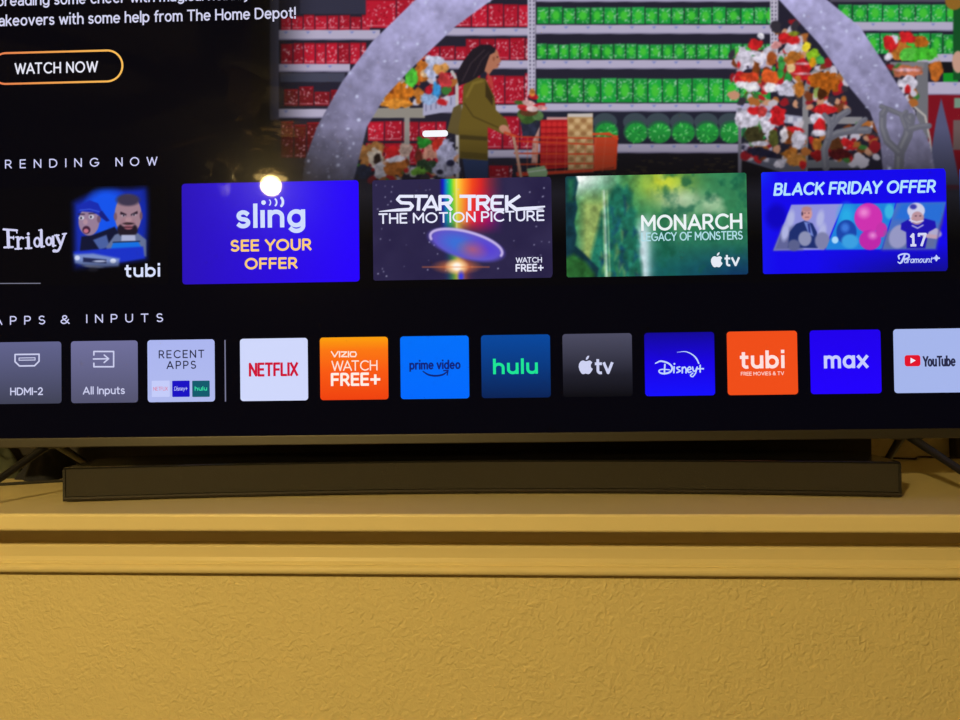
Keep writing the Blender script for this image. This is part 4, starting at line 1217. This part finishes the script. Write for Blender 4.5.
h = tile(3, ui((208, 216, 252)), 'white app tile with narrow red lettering')
txt('NETFLIX', 249, 298.4, 362.4, 376.4, (206, 20, 56), h, bold=0.028)
h = tile(4, ui_grad([(0, (240, 66, 16)), (.45, (250, 90, 20)), (.8, (252, 120, 20)), (1, (252, 160, 14))]), 'orange to yellow app tile with white lettering')
zv = Z(220, 320, 3.692)
WF = (255, 228, 212)
strokes([([(412, 117), (424, 136), (436, 117)], 1.3), ([(442, 117), (442, 136)], 1.4), ([(448, 118), (468, 118), (449, 135), (469, 135)], 1.3), ([(475, 117), (475, 136)], 1.4), ([(484, 118), (500, 118), (504, 126), (500, 135), (484, 135), (481, 126), (484, 118)], 1.3)], zv, WF, h)
txt('WATCH', 331.6, 377.6, 360.4, 370.8, WF, h, bold=0.006)
txt('FREE+', 331.0, 380.6, 372.6, 385.9, (255, 240, 230), h, bold=0.034)
h = tile(5, ui_grad([(0, (0, 106, 255)), (1, (0, 112, 250))]), 'bright blue app tile with dark blue lettering and a smile')
PV = (16, 30, 120)
txt('prime video', 409.4, 460.6, 359.6, 371.6, PV, h, bold=0.03)
strokes([([(750, 190), (770, 202), (796, 206), (822, 202), (840, 190)], [1.2, 1.7, 1.9, 1.7, 1.2], 1), ([(826, 187), (842, 186), (839, 203)], 1.3)], zv, PV, h, 'logo')
h = tile(6, ui_grad([(0, (8, 34, 84)), (1, (6, 72, 158))]), 'dark blue app tile with green lettering')
txt('hulu', 493, 537.8, 358.2, 374.2, (30, 230, 150), h, bold=0.034)
h = tile(7, ui_grad([(0, (10, 10, 16)), (.35, (32, 32, 44)), (1, (76, 76, 98))]), 'grey to black app tile with a white fruit logo')
apple(578.3, 593.2, 355.6, 374.2, (206, 210, 242), h)
txt('tv', 594.6, 613.2, 358.8, 374.2, (206, 210, 242), h, bold=0.026)
h = tile(8, ui_grad([(0, (20, 14, 255)), (.5, (24, 2, 228)), (1, (18, 8, 150))]), 'deep blue app tile with white script and an arc')
zd_ = Z(470, 320, 3.692)
DP = (196, 216, 255)
strokes([([(684, 160), (704, 152), (732, 160), (746, 176), (738, 192), (716, 198), (700, 194), (698, 186), (712, 182), (736, 184)], [1, 1.6, 1.7, 1.8, 1.8, 1.7, 1.4, 1.2, 1.1, 1], 1), ([(719, 164), (717, 196)], 1.5),
         ([(753, 173), (752, 194)], 1.5), (ring(754, 162, 1.2, 1.2, 6), 1.2), ([(774, 173), (763, 176), (768, 183), (776, 188), (763, 194)], 1.3, 1),
         ([(783, 195), (783, 175)], 1.4), ([(783, 180), (791, 174), (797, 181), (797, 195)], 1.4, 1), ([(803, 185), (815, 181), (810, 173), (802, 182), (806, 193), (816, 191)], 1.3, 1),
         ([(821, 174), (824, 187), (832, 187), (838, 174)], 1.4, 1), ([(838, 174), (832, 196), (821, 209), (813, 204), (822, 196)], 1.2, 1), ([(849, 167), (849, 192)], 1.4), ([(837, 180), (861, 180)], 1.4)], zd_, DP, h)
strokes([([(764, 119), (796, 117), (822, 129), (836, 144), (844, 160)], [.3, .8, 1.2, 1.5, 1.3], 1)], zd_, DP, h, 'logo')
h = tile(9, ui((240, 78, 26)), 'orange app tile with rounded white lettering')
txt('tubi', 739.4, 784.2, 349.8, 368.6, (255, 226, 222), h, bold=0.034)
txt('FREE MOVIES & TV', 740.6, 783.8, 371.6, 375.4, (255, 214, 200), h, bold=0.02)
h = tile(10, ui_grad([(0, (34, 0, 255)), (1, (32, 0, 236))]), 'violet blue app tile with lowercase white lettering')
txt('m@x', 823.6, 868.0, 355.2, 368.4, (200, 206, 255), h, bold=0.03)
h = tile(11, ui((166, 182, 236)), 'pale blue app tile with a red play logo')
z4 = Z(720, 320, 4)
a0, a1 = S(720 + 737 / 4, 360.6), S(720 + 800 / 4, 360.6)
lg = flat('logo', [rrect(a0[0], a1[0], S(912, 366.3)[1], S(912, 355.1)[1], 0.0034)], ui((226, 20, 44)), h, Y_LET)
lg['label'] = 'red play button logo'
flat('logo', [z4([(760, 151), (760, 174), (781, 162)])], ui((240, 236, 250)), h, Y_LET - 0.0003)
txt('YouTube', 922.2, 955.2, 355.4, 366.6, (40, 42, 72), h, bold=0.026)
u12 = AX + 9 * AP
lt = flat('app_tile', [rrect(u12, min(u12 + AW, UC + SW / 2 - 0.001), AZ - AH, AZ, 0.0042)], ui((90, 92, 120)), tv, Y_TILE)
lt['label'] = 'grey app tile cut off at the screen edge'

# ------------------------------------------------------------------ curved soundbar
bar = empty('soundbar', (-0.063, 0.165, 0.0))
tag(bar, 'long black curved soundbar on the ledge under the television', 'soundbar')
XA, XB, BH, BD = -0.5930, 0.4683, 0.0448, 0.125
def front_y(x): return -0.16457 * x * x + 0.00913 * x + 0.13538
def bar_strip(prof, x0, x1, n=64):
    """profile of (depth, height) swept along the bar's curve"""
    bm = bmesh.new()
    rings = []
    for i in range(n + 1):
        x = x0 + (x1 - x0) * i / n
        sl_ = -0.32914 * x + 0.00913
        nx_, ny_ = -sl_ / math.hypot(1, sl_), 1 / math.hypot(1, sl_)
        y = front_y(x)
        rings.append([bm.verts.new((x + nx_ * d * .4 - bar.location.x, y + ny_ * d - bar.location.y, z)) for d, z in prof])
    k = len(prof)
    for i in range(n):
        for j in range(k):
            bm.faces.new((rings[i][j], rings[i][(j + 1) % k], rings[i + 1][(j + 1) % k], rings[i + 1][j]))
    bm.faces.new(rings[0][::-1])
    bm.faces.new(rings[-1])
    return bm
obj('grille', bar_strip([(0.0008, 0.0072), (0.0008, 0.0425), (0.010, 0.0425), (0.010, 0.0072)], XA + 0.003, XB - 0.003), M_grille, bar)
obj('body', bar_strip([(0.004, 0.0045), (0.004, 0.0420), (BD, 0.0420), (BD, 0.0045)], XA + 0.003, XB - 0.003), M_black, bar)
tag(obj('top_panel', bar_strip([(0.0, 0.0424), (0.0002, 0.0441), (0.0010, 0.0447), (0.0026, BH), (BD - 0.003, BH), (BD, 0.0435), (BD, 0.0424)], XA + 0.001, XB - 0.001), M_gloss, bar), 'glossy black top panel')
obj('bottom_trim', bar_strip([(-0.0012, 0.0016), (-0.0022, 0.0042), (-0.0008, 0.0066), (BD, 0.0066), (BD, 0.0016)], XA + 0.001, XB - 0.001), M_dark, bar)
for xa, xb in ((XA, XA + 0.003), (XB - 0.003, XB)):
    obj('end_cap', bar_strip([(-0.0004, 0.0018), (-0.0004, 0.0420), (0.003, BH - .0004), (BD, BH - .0004), (BD, 0.0018)], xa, xb, 2), M_black, bar)
for xf in (XA + 0.010, -0.063, XB - 0.012):
    for dd in (0.010, 0.085):
        g = bmesh.new()
        lathe(g, [(0.005, 0.0), (0.006, 0.0008), (0.006, 0.0018)], (xf - bar.location.x, front_y(xf) + dd - bar.location.y, 0.0), 14)
        obj('rubber_foot', g, M_rubber, bar)

# ------------------------------------------------------------------ behind the television
sb = empty('dark_box', (0.02, 0.42, 0.0))
tag(sb, 'long black box standing in for a dark mass behind the soundbar, enlarged to block the bright wall', 'dark box')
bm = bmesh.new(); box(bm, (-1.02, -0.045, 0.004), (0.541, 0.045, 0.115), 0.004); obj('body', bm, M_dark, sb)  # stand-in for a dark mass, raised and lengthened so the soundbar top reflects dark
for x in (-0.94, 0.48):
    for y in (-0.03, 0.03):
        g = bmesh.new(); lathe(g, [(0.008, 0), (0.008, 0.005)], (x, y, 0), 14); obj('rubber_foot', g, M_rubber, sb)

ad = empty('power_adapter', (0.764, 0.500, 0.0))
tag(ad, 'small black power adapter standing on the ledge against the wall at right', 'power adapter')
bm = bmesh.new(); box(bm, (-0.0085, -0.011, 0), (0.0085, 0.011, 0.075), 0.004, 3); obj('body', bm, M_black, ad)
g = bmesh.new(); tube(g, [tuple(v) for v in spline([(0.0, 0.0, 0.074), (0.0, -0.002, 0.10), (0.01, 0.0, 0.16), (0.02, 0.005, 0.26)], 8)], 0.0025, 8); obj('cord', g, M_rubber, ad, True)

def cable(name, pts, r, label, material):
    g = bmesh.new()
    tube(g, [tuple(v) for v in spline(pts, 10)], r, 8)
    return tag(obj(name, g, material, None, True), label, 'cable')
cable('power_cable', [(0.62, 0.50, 0.0028), (0.672, 0.470, 0.0028), (0.70, 0.497, 0.0028), (0.76, 0.480, 0.0028), (0.86, 0.50, 0.0028)], 0.0017, 'dark cable lying along the back of the ledge by the right foot', M_rubber)
cable('power_cable', [(-1.05, 0.10, 0.0024), (-0.93, 0.150, 0.0024), (-0.80, 0.198, 0.0024), (-0.71, 0.240, 0.0024), (-0.66, 0.262, 0.0024)], 0.0022, 'thin black cable trailing on the ledge left of the soundbar', M_rubber)

def cloth_heap(name, c, rx, ry, hgt, seed, material, label, folds):
    """a crumpled cloth: a closed shell whose upper side is thrown into folds"""
    from mathutils import noise
    bm = bmesh.new()
    nu, nv = 72, 26
    rows = []
    for j in range(nv + 1):
        t = j / nv
        row = []
        for i in range(nu):
            a = 2 * math.pi * i / nu
            r = math.sin(t * math.pi / 2) ** 0.8
            k = 1 + 0.16 * math.sin(3 * a + seed) * r + 0.07 * math.sin(7 * a + seed * 2) * r
            x, y = rx * r * k * math.cos(a), ry * r * k * math.sin(a)
            z = hgt * max(0.0, 1 - r ** 2.6)
            n = noise.noise(Vector((x * folds + seed, y * folds * .6, seed))) + .5 * noise.noise(Vector((x * folds * 2.3, y * folds * 2, seed + 4)))
            n = 1 - abs(n) * 1.6
            z = max(0.0, z * (0.62 + 0.40 * n))
            if t > 0.97: z = 0.0
            row.append(bm.verts.new((x, y, z + 0.0002)))
        rows.append(row)
    for j in range(nv):
        for i in range(nu):
            bm.faces.new((rows[j][i], rows[j][(i + 1) % nu], rows[j + 1][(i + 1) % nu], rows[j + 1][i]))
    bm.faces.new(rows[-1][::-1])
    bmesh.ops.remove_doubles(bm, verts=bm.verts, dist=1e-6)
    o = obj(name, bm, material, None, True)
    o.location = c
    return tag(o, label, 'cloth')
cloth_heap('crumpled_cloth', (-0.885, 0.298, 0), 0.066, 0.054, 0.075, 1.3, M_olive, 'crumpled olive grey cloth heaped on the ledge at the left edge', 26)
cloth_heap('folded_cloth', (-0.764, 0.298, 0), 0.038, 0.052, 0.052, 4.1, M_navy, 'dark navy cloth heaped behind the left end of the soundbar', 18)

# ------------------------------------------------------------------ ceiling fan with the room's lamp (it shows as a reflection in the screen)
AXIS = Vector((-1.160, -2.245, ZC))
fan = empty('ceiling_fan', AXIS)
tag(fan, 'ceiling fan with one glowing warm bulb hanging behind the viewer, mirrored in the screen', 'ceiling fan')
HZ = 1.300 - ZC                                  # middle of the motor housing
def part_lathe(name, prof, material, c=(0, 0, 0), n=36, smooth=True, parent=fan, caps=True):
    g = bmesh.new(); lathe(g, prof, c, n, caps); return obj(name, g, material, parent, smooth)
part_lathe('canopy', [(0.065, 0.0), (0.06, -0.03), (0.02, -0.055)], M_bronze)
part_lathe('downrod', [(0.012, -0.05), (0.012, HZ + 0.05)], M_bronze)
part_lathe('motor_housing', [(0.03, HZ + 0.06), (0.09, HZ + 0.045), (0.105, HZ + 0.015), (0.105, HZ - 0.025), (0.07, HZ - 0.05)], M_bronze)
part_lathe('light_fitter', [(0.05, HZ - 0.05), (0.05, HZ - 0.13), (0.02, HZ - 0.15)], M_bronze)
M_shade = bpy.data.materials.new('frosted_shade_glass')
M_shade.use_nodes = True
nt = M_shade.node_tree
nt.nodes.clear()
o_ = nt.nodes.new('ShaderNodeOutputMaterial'); mx = nt.nodes.new('ShaderNodeMixShader'); t1 = nt.nodes.new('ShaderNodeBsdfTranslucent'); t2 = nt.nodes.new('ShaderNodeBsdfDiffuse')
t1.inputs[0].default_value = (0.85, 0.75, 0.6, 1); t2.inputs[0].default_value = (0.6, 0.55, 0.48, 1)
nt.links.new(t1.outputs[0], mx.inputs[1]); nt.links.new(t2.outputs[0], mx.inputs[2]); nt.links.new(mx.outputs[0], o_.inputs[0])
M_bulb = glow('bulb_glow', LAMP_RADIANCE)
M_off = mat('unlit_bulb_glass', (0.6, 0.55, 0.48), 0.3)
d0 = LAMP_POS - AXIS
a0 = math.atan2(d0.y, d0.x)
rad = math.hypot(d0.x, d0.y)
for k in range(3):
    a = a0 + k * 2 * math.pi / 3
    cx, cy, cz = rad * math.cos(a), rad * math.sin(a), d0.z
    g = bmesh.new()
    tube(g, [tuple(v) for v in spline([(0.04 * math.cos(a), 0.04 * math.sin(a), HZ - 0.10), (0.10 * math.cos(a), 0.10 * math.sin(a), HZ - 0.085), (cx, cy, cz + 0.135), (cx, cy, cz + 0.105)], 6)], 0.008, 10)
    arm = obj('lamp_arm', g, M_bronze, fan, True)
    part_lathe('lamp_shade', [(0.052, 0.075), (0.064, 0.052), (0.080, 0.036), (0.077, 0.036), (0.061, 0.051), (0.049, 0.073)], M_shade, (cx, cy, cz), parent=arm, caps=False)
    part_lathe('socket', [(0.018, 0.044), (0.022, 0.055), (0.020, 0.115), (0.010, 0.125)], M_bronze, (cx, cy, cz), 16, parent=arm)
    g = bmesh.new(); box(g, (cx - .056, cy - .004, cz + .066), (cx + .056, cy + .004, cz + .074)); obj('shade_holder', g, M_bronze, arm)
    b_ = part_lathe('light_bulb', [(0.0465 * math.sin(math.pi * q / 18) + 1e-4, 0.0465 * math.cos(math.pi * q / 18)) for q in range(19)], M_bulb if k == 0 else M_off, (cx, cy, cz), 28, parent=arm)
    if k == 0: b_['label'] = 'glowing warm bulb'
for k in range(5):
    a = math.radians(140 + 72 * k)
    g = bmesh.new()
    out = [(0.17, -0.05), (0.30, -0.062), (0.62, -0.070), (0.655, -0.05), (0.66, 0.0), (0.655, 0.05), (0.62, 0.070), (0.30, 0.062), (0.17, 0.05)]
    va = [g.verts.new((x, y, y * 0.35 + 0.004)) for x, y in out]
    vb = [g.verts.new((x, y, y * 0.35 - 0.004)) for x, y in out]
    g.faces.new(va); g.faces.new(vb[::-1])
    for i in range(len(out)):
        g.faces.new((va[i], vb[i], vb[(i + 1) % len(out)], va[(i + 1) % len(out)]))
    box(g, (0.09, -0.018, -0.006), (0.20, 0.018, 0.006))
    bmesh.ops.transform(g, matrix=Matrix.Translation((0, 0, HZ)) @ Matrix.Rotation(a, 4, 'Z'), verts=g.verts)
    obj('blade', g, M_wood, fan)
